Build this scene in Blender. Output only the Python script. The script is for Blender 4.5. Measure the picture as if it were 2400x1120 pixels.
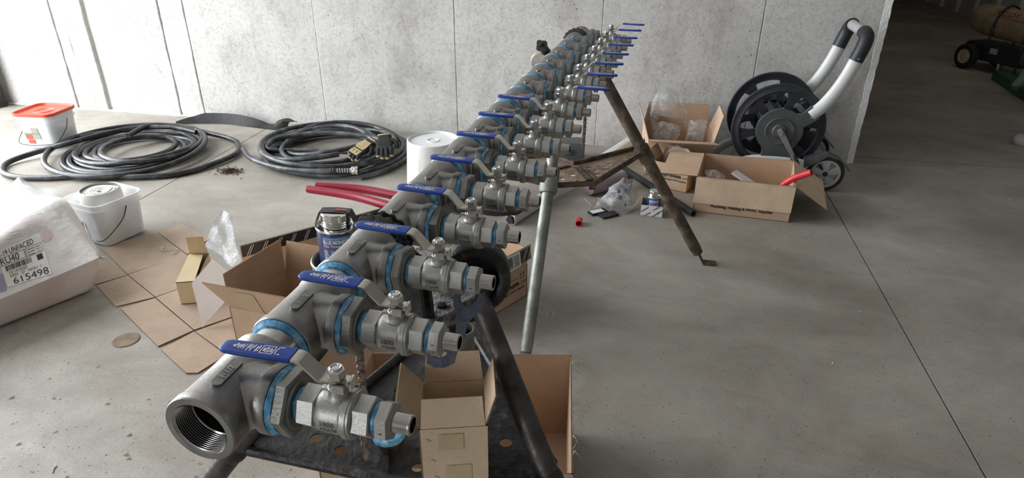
import bpy, bmesh, math, random
from mathutils import Vector, Matrix, noise
from mathutils.bvhtree import BVHTree

# ------------------------------------------------------------------ clear
for o in list(bpy.data.objects): bpy.data.objects.remove(o, do_unlink=True)
scene = bpy.context.scene
COL = scene.collection
V = Vector
R = math.radians

# ------------------------------------------------------------------ camera
F_PX, CAM_H = 1546.2, 1.42
PITCH, YAW, ROLL = 0.46976, 0.20197, 0.00576
fw = V((-math.sin(YAW)*math.cos(PITCH), math.cos(YAW)*math.cos(PITCH), -math.sin(PITCH)))
r0 = V((math.cos(YAW), math.sin(YAW), 0)); u0 = r0.cross(fw)
rt = math.cos(ROLL)*r0 + math.sin(ROLL)*u0
up = -math.sin(ROLL)*r0 + math.cos(ROLL)*u0
CAMP = V((0, 0, CAM_H))
cd = bpy.data.cameras.new('camera'); cam = bpy.data.objects.new('camera', cd); COL.objects.link(cam)
m3 = Matrix((rt, up, -fw)).transposed()
cam.matrix_world = Matrix.Translation(CAMP) @ m3.to_4x4()
cd.sensor_fit = 'HORIZONTAL'; cd.sensor_width = 36.0; cd.lens = F_PX/2400*36.0
cd.clip_start = 0.02; cd.clip_end = 200
scene.camera = cam

# ------------------------------------------------------------------ world and light
world = bpy.data.worlds.new('overcast_sky'); scene.world = world; world.use_nodes = True
wn = world.node_tree.nodes; bgn = wn['Background']
bgn.inputs[0].default_value = (0.93, 0.965, 1.0, 1); bgn.inputs[1].default_value = 11.5
def portal(loc, rot, sx, sy):
    l = bpy.data.lights.new('daylight_portal', 'AREA'); l.shape = 'RECTANGLE'; l.size = sx; l.size_y = sy
    l.cycles.is_portal = True
    o = bpy.data.objects.new('daylight_portal', l); COL.objects.link(o)
    o.location = loc; o.rotation_euler = rot
    return o
# big door on the left, an unseen opening behind the camera added for fill light
DOOR_L = (0.3, 3.98, 3.9)      # y0, y1, top
FILL_GAP = (-4.4, -3.2, 3.0)      # x0, x1, top
portal((-5.0, (DOOR_L[0]+DOOR_L[1])/2, DOOR_L[2]/2), (0, R(-90), 0), DOOR_L[2], DOOR_L[1]-DOOR_L[0])
portal(((FILL_GAP[0]+FILL_GAP[1])/2, -5.2, FILL_GAP[2]/2), (R(90), 0, 0), FILL_GAP[1]-FILL_GAP[0], FILL_GAP[2])
vs = scene.view_settings
vs.view_transform = 'Standard'; vs.look = 'None'; vs.gamma = 1.0; vs.use_curve_mapping = False
vs.exposure = 0.0

# ------------------------------------------------------------------ pixel -> direction helpers (2400 x 1120 frame)
def ray(px, py): return rt*((px-1200)/F_PX) + up*((560-py)/F_PX) + fw
def fl(px, py, z=0.0):
    d = ray(px, py); return CAMP + d*((z-CAM_H)/d.z)
def atY(px, py, y):
    d = ray(px, py); return CAMP + d*(y/d.y)
def onplane(px, py, p, n):
    d = ray(px, py); return CAMP + d*((p-CAMP).dot(n)/d.dot(n))

# ------------------------------------------------------------------ materials
MATS = {}
def mat(name, col, rough=0.6, metal=0.0, var=0.0, vscale=20.0, bump=0.0, bscale=80.0, col2=None, spec=0.5,
        c2scale=6.0, c2lo=.45, c2hi=.6, stretch=None, trans=0.0, alpha=1.0):
    if name in MATS: return MATS[name]
    m = bpy.data.materials.new(name); m.use_nodes = True; MATS[name] = m
    nt = m.node_tree; N = nt.nodes; L = nt.links; b = N['Principled BSDF']
    b.inputs['Roughness'].default_value = rough; b.inputs['Metallic'].default_value = metal
    b.inputs['Specular IOR Level'].default_value = spec
    if trans: b.inputs['Transmission Weight'].default_value = trans
    if alpha < 1: b.inputs['Alpha'].default_value = alpha
    tc = N.new('ShaderNodeTexCoord'); src = tc.outputs['Object']
    if stretch:
        mp = N.new('ShaderNodeMapping'); mp.inputs['Scale'].default_value = stretch
        L.new(src, mp.inputs[0]); src = mp.outputs[0]
    c = (*col, 1)
    out = None
    if col2 is not None:
        n = N.new('ShaderNodeTexNoise'); n.inputs['Scale'].default_value = c2scale; n.inputs['Detail'].default_value = 6
        L.new(src, n.inputs['Vector'])
        rp = N.new('ShaderNodeValToRGB'); rp.color_ramp.elements[0].position = c2lo; rp.color_ramp.elements[1].position = c2hi
        rp.color_ramp.elements[0].color = c; rp.color_ramp.elements[1].color = (*col2, 1)
        L.new(n.outputs['Fac'], rp.inputs[0]); out = rp.outputs[0]
    if var > 0:
        n = N.new('ShaderNodeTexNoise'); n.inputs['Scale'].default_value = vscale; n.inputs['Detail'].default_value = 5
        L.new(src, n.inputs['Vector'])
        mr = N.new('ShaderNodeMapRange'); mr.inputs[1].default_value = .3; mr.inputs[2].default_value = .7
        mr.inputs[3].default_value = 1-var; mr.inputs[4].default_value = 1+var
        L.new(n.outputs['Fac'], mr.inputs[0])
        mx = N.new('ShaderNodeMix'); mx.data_type = 'RGBA'; mx.blend_type = 'MULTIPLY'; mx.inputs[0].default_value = 1
        if out: L.new(out, mx.inputs[6])
        else: mx.inputs[6].default_value = c
        L.new(mr.outputs[0], mx.inputs[7]); out = mx.outputs[2]
    if out: L.new(out, b.inputs['Base Color'])
    else: b.inputs['Base Color'].default_value = c
    if bump > 0:
        n = N.new('ShaderNodeTexNoise'); n.inputs['Scale'].default_value = bscale; n.inputs['Detail'].default_value = 4
        L.new(src, n.inputs['Vector'])
        bp = N.new('ShaderNodeBump'); bp.inputs['Strength'].default_value = bump; bp.inputs['Distance'].default_value = .01
        L.new(n.outputs['Fac'], bp.inputs['Height']); L.new(bp.outputs[0], b.inputs['Normal'])
    return m

def node_mat(name):
    m = bpy.data.materials.new(name); m.use_nodes = True; MATS[name] = m
    return m, m.node_tree.nodes, m.node_tree.links, m.node_tree.nodes['Principled BSDF']
def ramp(N, L, src, stops):
    rp = N.new('ShaderNodeValToRGB'); cr = rp.color_ramp
    while len(cr.elements) < len(stops): cr.elements.new(.5)
    for e, (p, c) in zip(cr.elements, stops):
        e.position = p; e.color = (*c, 1) if len(c) == 3 else c
    L.new(src, rp.inputs[0]); return rp.outputs[0]
def mixc(N, L, blend, a, b, fac=1.0):
    mx = N.new('ShaderNodeMix'); mx.data_type = 'RGBA'; mx.blend_type = blend
    if isinstance(fac, float): mx.inputs[0].default_value = fac
    else: L.new(fac, mx.inputs[0])
    for s, i in ((a, 6), (b, 7)):
        if isinstance(s, tuple): mx.inputs[i].default_value = (*s, 1)
        else: L.new(s, mx.inputs[i])
    return mx.outputs[2]
def noisen(N, L, src, scale, detail=6, rough=.6, dist=0.0):
    n = N.new('ShaderNodeTexNoise'); n.inputs['Scale'].default_value = scale; n.inputs['Detail'].default_value = detail
    n.inputs['Roughness'].default_value = rough; n.inputs['Distortion'].default_value = dist
    L.new(src, n.inputs['Vector']); return n.outputs['Fac']
def mapping(N, L, src, scale=(1,1,1), rot=(0,0,0)):
    mp = N.new('ShaderNodeMapping'); mp.inputs['Scale'].default_value = scale; mp.inputs['Rotation'].default_value = rot
    L.new(src, mp.inputs[0]); return mp.outputs[0]

def make_floor_mat():
    m, N, L, b = node_mat('floor_concrete')
    src = N.new('ShaderNodeTexCoord').outputs['Object']
    big = ramp(N, L, noisen(N, L, src, 1.1, 8, .62, .6), [(.3, (.235, .212, .180)), (.5, (.325, .301, .264)), (.68, (.43, .405, .362))])
    sw = noisen(N, L, mapping(N, L, src, (2.2, 3.4, 1), (0, 0, R(32))), 1.7, 9, .70, .8)
    streak = ramp(N, L, sw, [(.34, (.89, .88, .87)), (.5, (1, 1, 1)), (.72, (1.12, 1.115, 1.10))])
    c = mixc(N, L, 'MULTIPLY', big, streak)
    fine = ramp(N, L, noisen(N, L, src, 160, 3), [(.3, (.86, .86, .86)), (.7, (1.12, 1.12, 1.12))])
    c = mixc(N, L, 'MULTIPLY', c, fine)
    vo = N.new('ShaderNodeTexVoronoi'); vo.inputs['Scale'].default_value = 34; L.new(src, vo.inputs['Vector'])
    sp = ramp(N, L, vo.outputs['Distance'], [(.05, (.42, .40, .37)), (.12, (1, 1, 1))])
    c = mixc(N, L, 'MULTIPLY', c, sp)
    L.new(c, b.inputs['Base Color'])
    L.new(ramp(N, L, sw, [(.3, (.62,)*3), (.7, (.42,)*3)]), b.inputs['Roughness'])
    b.inputs['Specular IOR Level'].default_value = .38
    bp = N.new('ShaderNodeBump'); bp.inputs['Strength'].default_value = .12; bp.inputs['Distance'].default_value = .01
    L.new(noisen(N, L, src, 55, 6), bp.inputs['Height']); L.new(bp.outputs[0], b.inputs['Normal'])
    return m
def make_wall_mat(name, k=1.0, smooth=False):
    m, N, L, b = node_mat(name)
    src = N.new('ShaderNodeTexCoord').outputs['Object']
    c = ramp(N, L, noisen(N, L, src, 1.5, 9, .66, .4), [(.3, (.41*k, .40*k, .38*k)), (.48, (.53*k, .52*k, .50*k)), (.7, (.61*k, .60*k, .58*k))])
    if not smooth:
        st = ramp(N, L, noisen(N, L, mapping(N, L, src, (1, 1, .55)), 4.2, 10, .74), [(.34, (.78, .77, .75)), (.5, (1, 1, 1)), (.7, (1.04, 1.04, 1.04))])
        c = mixc(N, L, 'MULTIPLY', c, st)
    mott = ramp(N, L, noisen(N, L, src, 48, 5, .7), [(.34, (.74, .73, .71)), (.5, (1, 1, 1)), (.7, (1.08, 1.08, 1.08))])
    c = mixc(N, L, 'MULTIPLY', c, mott, .75)
    hs = []
    for sc, lo, hi, thr in ((95, .10, .2, .5), (26, .05, .12, .57)):
        vo = N.new('ShaderNodeTexVoronoi'); vo.inputs['Scale'].default_value = sc; vo.inputs['Randomness'].default_value = 1
        L.new(mapping(N, L, src, (1, 1, .8)), vo.inputs['Vector'])
        pit = ramp(N, L, vo.outputs['Distance'], [(lo, (0, 0, 0)), (hi, (1, 1, 1))])
        gate = ramp(N, L, noisen(N, L, src, 3.3 if sc > 50 else 2.0, 4), [(thr-.06, (1, 1, 1)), (thr+.02, (0, 0, 0))])
        pit = mixc(N, L, 'LIGHTEN', pit, gate)
        hs.append(pit)
        c = mixc(N, L, 'MULTIPLY', c, mixc(N, L, 'MIX', (.42, .40, .38), (1.0, 1.0, 1.0), pit))
    L.new(c, b.inputs['Base Color']); b.inputs['Roughness'].default_value = .85
    h = mixc(N, L, 'MULTIPLY', hs[0], hs[1])
    bp = N.new('ShaderNodeBump'); bp.inputs['Strength'].default_value = .45; bp.inputs['Distance'].default_value = .006
    L.new(h, bp.inputs['Height'])
    bp2 = N.new('ShaderNodeBump'); bp2.inputs['Strength'].default_value = .16; bp2.inputs['Distance'].default_value = .01
    L.new(noisen(N, L, src, 30, 6), bp2.inputs['Height']); L.new(bp.outputs[0], bp2.inputs['Normal'])
    L.new(bp2.outputs[0], b.inputs['Normal'])
    return m
def make_card_mat(name, col, axis=0, freq=900., wear=.10, stripe=.05, rot=None):
    m, N, L, b = node_mat(name)
    src = N.new('ShaderNodeTexCoord').outputs['Object']
    if rot is not None: src = mapping(N, L, src, (1, 1, 1), (0, 0, rot))
    base = ramp(N, L, noisen(N, L, src, 7, 7, .6), [(.3, tuple(x*(1-wear) for x in col)), (.7, tuple(x*(1+wear) for x in col))])
    wv = N.new('ShaderNodeTexWave'); wv.inputs['Scale'].default_value = freq/6.283; wv.bands_direction = 'XYZ'[axis]
    wv.inputs['Distortion'].default_value = .6; wv.inputs['Detail'].default_value = 1; L.new(src, wv.inputs['Vector'])
    c = mixc(N, L, 'MULTIPLY', base, ramp(N, L, wv.outputs['Fac'], [(0, (1-stripe,)*3), (1, (1+stripe*.5,)*3)]))
    fine = ramp(N, L, noisen(N, L, src, 220, 2), [(.3, (.94,)*3), (.7, (1.05,)*3)])
    c = mixc(N, L, 'MULTIPLY', c, fine)
    L.new(c, b.inputs['Base Color']); b.inputs['Roughness'].default_value = .8; b.inputs['Specular IOR Level'].default_value = .25
    bp = N.new('ShaderNodeBump'); bp.inputs['Strength'].default_value = .22 if rot is not None else .07; bp.inputs['Distance'].default_value = .003
    L.new(wv.outputs['Fac'], bp.inputs['Height'])
    bp2 = N.new('ShaderNodeBump'); bp2.inputs['Strength'].default_value = .25; bp2.inputs['Distance'].default_value = .02
    L.new(noisen(N, L, src, 9, 3), bp2.inputs['Height']); L.new(bp.outputs[0], bp2.inputs['Normal']); L.new(bp2.outputs[0], b.inputs['Normal'])
    return m
def make_film_mat(name, opacity=.18, tint=(.92, .95, .98), rough=.12):
    """thin clear plastic film: mostly see-through with sharp sheen and milky folds"""
    m, N, L, b = node_mat(name)
    src = N.new('ShaderNodeTexCoord').outputs['Object']
    tr = N.new('ShaderNodeBsdfTransparent'); tr.inputs[0].default_value = (*tint, 1)
    b.inputs['Base Color'].default_value = (.85, .88, .91, 1); b.inputs['Roughness'].default_value = rough
    b.inputs['Specular IOR Level'].default_value = 1.0
    lw = N.new('ShaderNodeLayerWeight'); lw.inputs[0].default_value = .35
    n = noisen(N, L, src, 22, 4, .7, 1.2)
    mr = N.new('ShaderNodeMapRange'); mr.inputs[1].default_value = .4; mr.inputs[2].default_value = .75
    mr.inputs[3].default_value = opacity*.5; mr.inputs[4].default_value = min(1, opacity*2.4); L.new(n, mr.inputs[0])
    ad = N.new('ShaderNodeMath'); ad.operation = 'MULTIPLY_ADD'; ad.use_clamp = True
    L.new(lw.outputs['Facing'], ad.inputs[0]); ad.inputs[1].default_value = .28; L.new(mr.outputs[0], ad.inputs[2])
    ms = N.new('ShaderNodeMixShader'); L.new(ad.outputs[0], ms.inputs[0]); L.new(tr.outputs[0], ms.inputs[1]); L.new(b.outputs[0], ms.inputs[2])
    L.new(ms.outputs[0], N['Material Output'].inputs[0])
    bp = N.new('ShaderNodeBump'); bp.inputs['Strength'].default_value = .5; bp.inputs['Distance'].default_value = .01
    L.new(noisen(N, L, src, 40, 4, .6, 1.5), bp.inputs['Height']); L.new(bp.outputs[0], b.inputs['Normal'])
    return m
def make_sealant_mat():
    m, N, L, b = node_mat('blue_thread_sealant')
    src = N.new('ShaderNodeTexCoord').outputs['Object']
    c = ramp(N, L, noisen(N, L, mapping(N, L, src, (1, 1, 1)), 55, 5, .65), [(.3, (.05, .19, .38)), (.5, (.12, .40, .68)), (.72, (.66, .82, .92))])
    L.new(c, b.inputs['Base Color']); b.inputs['Roughness'].default_value = .55
    bp = N.new('ShaderNodeBump'); bp.inputs['Strength'].default_value = .6; bp.inputs['Distance'].default_value = .003
    L.new(noisen(N, L, src, 130, 4), bp.inputs['Height']); L.new(bp.outputs[0], b.inputs['Normal'])
    return m

M_FLOOR = make_floor_mat(); M_WALL = make_wall_mat('wall_concrete'); M_WALLS = make_wall_mat('wall_concrete_smooth', 1.04, True)
M_PLAIN = mat('plain_concrete', (.60, .59, .57), .85, var=.15, vscale=3)
M_DARK = mat('joint_dark', (.10, .095, .088), .9)
M_CEIL = mat('ceiling_grey', (.60, .595, .585), .9)
M_CARD = make_card_mat('cardboard', (.55, .385, .265))
M_CARDV = make_card_mat('cardboard_pale', (.70, .54, .385), stripe=.03)
M_CARDY = make_card_mat('cardboard_yellowish', (.60, .475, .30), stripe=.03)
_d = fl(439, 600)-fl(300, 646)
M_CARDF = make_card_mat('cardboard_floor_sheet', (.44, .335, .255), freq=230, stripe=.14, rot=-math.atan2(_d.y, _d.x)+R(90))
M_EDGE = make_card_mat('cardboard_edge', (.24, .16, .10), freq=1800, stripe=.5)
M_WHITECARD = mat('white_card', (.52, .455, .415), .75, var=.04)
M_INK = mat('black_ink', (.025, .025, .03), .7)
M_TAPE = mat('black_tape', (.02, .02, .022), .35, var=.3, vscale=60)
M_WHITE = mat('white_print', (.75, .75, .75), .6)
M_CTAPE = mat('clear_tape', (.52, .38, .25), .25)
M_STEEL = mat('cast_stainless', (.27, .265, .255), .37, .94, var=.16, vscale=14, bump=.06, bscale=260, col2=(.35, .34, .325), c2scale=9)
M_STEELD = mat('cast_stainless_dark', (.22, .215, .20), .45, .92, var=.22, vscale=16, bump=.10, bscale=260)
M_VALVE = mat('valve_stainless', (.43, .425, .41), .45, .93, var=.07, vscale=18, bump=.08, bscale=300)
M_SHINE = mat('turned_stainless', (.55, .54, .52), .2, 1.0, var=.12, vscale=60)
M_BORE = mat('machined_bore', (.42, .42, .42), .22, 1.0, var=.1, vscale=40)
M_CHROME = mat('bright_stainless', (.72, .72, .72), .16, 1.0, var=.05)
M_LEVER = mat('stamped_lever_steel', (.66, .64, .58), .26, 1.0, var=.1, vscale=30)
M_BLUE = mat('blue_vinyl', (.006, .045, .30), .38, var=.06, spec=.35)
M_SEAL = make_sealant_mat()
M_BLKPAINT = mat('black_painted_steel', (.032, .031, .032), .42, .35, var=.5, vscale=30, bump=.3, bscale=60, col2=(.14, .13, .125), c2scale=26, c2lo=.6, c2hi=.74)
M_SPECK = mat('worn_casting', (.06, .06, .06), .65, .1, col2=(.36, .35, .335), c2scale=75, c2lo=.36, c2hi=.66, bump=.4, bscale=160)
M_RUST = mat('rusty_brown_steel', (.085, .062, .047), .7, .25, var=.4, vscale=24, col2=(.19, .14, .10), c2scale=18, c2lo=.48, c2hi=.66, bump=.4, bscale=70)
M_RUSTTRAY = mat('dusty_rust_tray', (.25, .18, .125), .85, .05, var=.35, vscale=22, bump=.5, bscale=60)
M_GALV = mat('weathered_galvanised', (.30, .31, .29), .55, .5, var=.2, vscale=16, col2=(.20, .215, .18), c2scale=10, bump=.2)
M_CHAIN = mat('rusty_chain', (.20, .16, .13), .5, .55, var=.35, vscale=70, col2=(.36, .31, .27), c2scale=60)
M_HOSE = mat('black_rubber_hose', (.018, .019, .021), .33, var=.4, vscale=20, col2=(.085, .09, .095), c2scale=14, c2lo=.52, c2hi=.75, bump=.15, bscale=90)  # light grey patches paint highlights into the rubber colour
M_HOSE2 = mat('dusty_black_hose', (.035, .038, .042), .36, var=.4, vscale=20, col2=(.13, .14, .15), c2scale=12, c2lo=.45, c2hi=.72, bump=.15, bscale=90)
M_LEGDK = mat('worn_black_pipe', (.075, .070, .067), .42, .5, var=.45, vscale=24, bump=.25, bscale=60, col2=(.15, .135, .125), c2scale=22, c2lo=.5, c2hi=.7)
M_RUBBER = mat('black_rubber', (.022, .022, .024), .6, var=.3, bump=.2)
M_BLKPLA = mat('black_plastic', (.022, .025, .032), .48, var=.25, vscale=12, bump=.1)
M_GREYPLA = mat('grey_plastic', (.075, .083, .088), .5, var=.12, vscale=10, bump=.06)
M_LTPLA = mat('light_grey_plastic', (.38, .385, .38), .5, var=.08)
M_WPAINT = mat('white_painted_tube', (.66, .67, .67), .35, var=.05)
M_BUCKET = mat('white_bucket_plastic', (.84, .85, .86), .35, var=.02)
M_TRANSL = mat('milky_plastic', (.88, .90, .915), .3, var=.03, alpha=.60)
M_ROLL = mat('white_foam_roll', (.78, .765, .73), .7, var=.03)
M_REDLID = mat('red_plastic_lid', (.78, .085, .045), .38, var=.05)
M_REDGRIP = mat('red_dipped_grip', (.30, .012, .038), .36, var=.1)
M_REDPLA = mat('red_plastic', (.70, .035, .045), .35)
M_WRENCH = mat('blue_grey_wrench', (.085, .095, .13), .42, .5, var=.4, vscale=30, bump=.15)
M_BAG = mat('white_insulation_wrap', (.69, .665, .645), .5, var=.05, vscale=9, col2=(.60, .53, .52), c2scale=5, c2lo=.5, c2hi=.75, bump=.5, bscale=26)
M_LABEL = mat('label_paper', (.80, .80, .78), .6, var=.02)
M_PINK = mat('pink_print', (.66, .42, .42), .55)
M_FILM = make_film_mat('clear_film', .10); M_FILM2 = make_film_mat('milky_film', .20, (.93, .95, .97), .08); M_FILM3 = make_film_mat('grey_film', .28, (.86, .88, .91), .1)
M_MAUVE = mat('mauve_plastic_wrap', (.30, .22, .25), .3, var=.15, vscale=25, bump=.4, bscale=30)
M_TAN = mat('tan_paper', (.50, .39, .21), .75, var=.08)
M_GLOVE = mat('black_glove_fabric', (.014, .014, .016), .85, bump=.4, bscale=150)
M_GLOVET = mat('tan_glove_leather', (.34, .27, .14), .75, var=.2, vscale=40, bump=.2)
M_DIRT = mat('soil', (.12, .075, .045), .95, var=.5, vscale=90)
M_NAVY = mat('navy_can_label', (.018, .035, .115), .32)
M_LBLUE = mat('blue_can_label', (.06, .16, .42), .32)
M_REDBAND = mat('red_band', (.55, .03, .06), .35)
M_TIN = mat('tinplate', (.74, .73, .71), .2, 1.0, var=.06)
M_GREEN = mat('green_painted_steel', (.03, .10, .06), .5, .1, var=.3)
M_HEATER = mat('tan_heater_paint', (.36, .27, .165), .5, .1, var=.25, vscale=14)
M_HTEXT = mat('red_brown_stencil', (.22, .05, .035), .6)
M_TYRE = mat('tyre_rubber', (.016, .016, .017), .75, bump=.2)
M_CREAM = mat('cream_wheel', (.55, .45, .27), .5)
M_WHITEWALL = mat('white_siding', (.62, .64, .63), .55, var=.06)
M_CHIP = mat('chipped_plaster', (.92, .93, .93), .9, var=.08, vscale=40, bump=.6, bscale=60)
M_BROWN = mat('brown_cover', (.24, .18, .13), .8, var=.3)
M_STRING = mat('pale_string', (.62, .58, .52), .9)
M_TEAL = mat('teal_print', (.10, .32, .34), .5)
M_REDPRINT = mat('red_print', (.60, .10, .07), .5)
M_KHAKI = mat('khaki_print', (.38, .33, .27), .6)
M_STONE = mat('grit', (.46, .43, .39), .95, var=.3, vscale=200)

# ------------------------------------------------------------------ mesh helpers
def bm_new(): return bmesh.new()
def frame(axis, ref=None):
    a = V(axis).normalized()
    ref = V(ref) if ref is not None else (V((0, 0, 1)) if abs(a.z) < .9 else V((1, 0, 0)))
    x = (ref - a*ref.dot(a)).normalized(); return x, a.cross(x), a
def add_box(bm, c, s, rot=None):
    c = V(c); hx, hy, hz = s[0]/2, s[1]/2, s[2]/2; vs_ = []
    for dx, dy, dz in ((-1,-1,-1),(1,-1,-1),(1,1,-1),(-1,1,-1),(-1,-1,1),(1,-1,1),(1,1,1),(-1,1,1)):
        p = V((dx*hx, dy*hy, dz*hz))
        if rot is not None: p = rot @ p
        vs_.append(bm.verts.new(c+p))
    for f in ((0,3,2,1),(4,5,6,7),(0,1,5,4),(1,2,6,5),(2,3,7,6),(3,0,4,7)): bm.faces.new([vs_[i] for i in f])
    return vs_
def add_lathe(bm, prof, o=(0,0,0), axis=(0,0,1), seg=24, ref=None, phase=0.0, closed=False):
    """prof: list of (t along axis, radius); radius 0 closes with a point"""
    o = V(o); x, y, a = frame(axis, ref); rings = []
    for t, r in prof:
        if r <= 1e-6: rings.append([bm.verts.new(o+a*t)])
        else: rings.append([bm.verts.new(o+a*t+(x*math.cos(2*math.pi*k/seg+phase)+y*math.sin(2*math.pi*k/seg+phase))*r) for k in range(seg)])
    pairs = list(zip(rings, rings[1:])) + ([(rings[-1], rings[0])] if closed else [])
    for A, B in pairs:
        for k in range(seg):
            k2 = (k+1) % seg
            q = [A[k % len(A)], A[k2 % len(A)], B[k2 % len(B)], B[k % len(B)]]
            u = []
            for v in q:
                if v not in u: u.append(v)
            if len(u) > 2:
                try: bm.faces.new(u)
                except ValueError: pass
    return rings
def add_cyl(bm, p0, p1, r0_, r1_=None, seg=20, ref=None, phase=0.0):
    p0, p1 = V(p0), V(p1); r1_ = r0_ if r1_ is None else r1_
    L_ = (p1-p0).length
    add_lathe(bm, [(0, 0), (0, r0_), (L_, r1_), (L_, 0)], p0, p1-p0, seg, ref, phase)
def add_tube(bm, pts, r, seg=10, closed=False, caps=True, sx=1.0, ref=None):
    pts = [V(p) for p in pts]; n = len(pts); rings = []
    rr = r if isinstance(r, (list, tuple)) else [r]*n
    tan = [((pts[(i+1) % n] if (closed or i < n-1) else pts[i]) - (pts[i-1] if (closed or i > 0) else pts[i])).normalized() for i in range(n)]
    nx = V(ref) if ref is not None else (V((0,0,1)) if abs(tan[0].z) < .9 else V((1,0,0)))
    for i in range(n):
        nx = nx - tan[i]*nx.dot(tan[i])
        if nx.length < 1e-5: nx = V((1,0,0)) - tan[i]*tan[i].x
        nx.normalize(); ny = tan[i].cross(nx)
        rings.append([bm.verts.new(pts[i]+(nx*math.cos(2*math.pi*k/seg)+ny*math.sin(2*math.pi*k/seg)*sx)*rr[i]) for k in range(seg)])
    for i in range(n if closed else n-1):
        A, B = rings[i], rings[(i+1) % n]
        for k in range(seg): bm.faces.new((A[k], A[(k+1) % seg], B[(k+1) % seg], B[k]))
    if caps and not closed:
        bm.faces.new(rings[0][::-1]); bm.faces.new(rings[-1])
def add_prism(bm, poly, n, th):
    """poly: list of 3d points (planar), extruded by th along n"""
    n = V(n).normalized(); A = [bm.verts.new(V(p)) for p in poly]; B = [bm.verts.new(V(p)+n*th) for p in poly]
    k = len(A)
    f1 = bm.faces.new(A[::-1]); f2 = bm.faces.new(B)
    sides = [bm.faces.new((A[i], A[(i+1) % k], B[(i+1) % k], B[i])) for i in range(k)]
    return f1, f2, sides
def rrect(w, d, r, n=5):
    pts = []
    for cx, cy, a0 in ((w/2-r, d/2-r, 0), (-w/2+r, d/2-r, 90), (-w/2+r, -d/2+r, 180), (w/2-r, -d/2+r, 270)):
        for i in range(n+1):
            a = R(a0+90*i/n); pts.append((cx+r*math.cos(a), cy+r*math.sin(a)))
    return pts
def add_loft(bm, rings, cap0=True, cap1=True):
    vr = [[bm.verts.new(V(p)) for p in r] for r in rings]; n = len(vr[0])
    for A, B in zip(vr, vr[1:]):
        for k in range(n): bm.faces.new((A[k], A[(k+1) % n], B[(k+1) % n], B[k]))
    if cap0: bm.faces.new(vr[0][::-1])
    if cap1: bm.faces.new(vr[-1])
    return vr
def spline(pts, n=8, closed=False):
    pts = [V(p) for p in pts]; out = []; k = len(pts)
    rng = range(k) if closed else range(k-1)
    for i in rng:
        p0 = pts[(i-1) % k] if (closed or i > 0) else pts[i]
        p1, p2 = pts[i], pts[(i+1) % k]
        p3 = pts[(i+2) % k] if (closed or i < k-2) else pts[i+1]
        for j in range(n):
            t = j/n
            out.append(.5*((2*p1)+(p2-p0)*t+(2*p0-5*p1+4*p2-p3)*t*t+(3*p1-p0-3*p2+p3)*t**3))
    if not closed: out.append(pts[-1])
    return out
def obj(name, bm, m, parent=None, label=None, smooth=35, base=False, kind=None, bevel=0, doubles=False):
    """links bm as one mesh object. top-level things built in world space get their origin at their base"""
    if doubles: bmesh.ops.remove_doubles(bm, verts=bm.verts, dist=1e-6)
    if bevel: bmesh.ops.bevel(bm, geom=[e for e in bm.edges if e.is_manifold and e.calc_face_angle(0) > .6], offset=bevel, segments=2, affect='EDGES', profile=.6)
    bmesh.ops.recalc_face_normals(bm, faces=bm.faces)
    me = bpy.data.meshes.new(name); bm.to_mesh(me); bm.free()
    for x in (m if isinstance(m, (list, tuple)) else [m]): me.materials.append(x)
    if smooth:
        me.shade_smooth(); me.set_sharp_from_angle(angle=R(smooth))
    o = bpy.data.objects.new(name, me); COL.objects.link(o)
    if parent is not None:
        o.parent = parent
        if parent.get('_w') is not None:      # built in world space: bring into the parent's space
            w = V(parent['_w']); me.transform(Matrix.Translation(-w))
        q = parent.get('_c')
    elif base:
        xs = [v.co for v in me.vertices]
        lo = V((min(v.x for v in xs), min(v.y for v in xs), min(v.z for v in xs))); hi = V((max(v.x for v in xs), max(v.y for v in xs), max(v.z for v in xs)))
        c = V(((lo.x+hi.x)/2, (lo.y+hi.y)/2, lo.z)); me.transform(Matrix.Translation(-c)); o.location = c
        o['_w'] = tuple(c)
    if label: o['label'] = label
    if kind: o['kind'] = kind
    return o
def sub(o, parent_world=None):
    """marks a part so that its own children may be built in world space too"""
    p = o.parent
    if p is not None and p.get('_w') is not None: o['_w'] = tuple(p['_w'])
    return o
def thing(name, label, cat, loc=(0,0,0), rotz=0.0, group=None, world=True):
    o = bpy.data.objects.new(name, None); COL.objects.link(o); o.location = loc; o.rotation_euler = (0, 0, rotz)
    o.empty_display_size = .05
    o['label'] = label; o['category'] = cat
    if group: o['group'] = group
    if world: o['_w'] = tuple(loc)
    return o
def tag(o, label, cat, group=None):
    o['label'] = label; o['category'] = cat
    if group: o['group'] = group
    return o
def copy_to(o, parent=None, loc=None):
    c = o.copy(); COL.objects.link(c); c.parent = parent
    if loc is not None: c.location = loc
    return c

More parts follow.
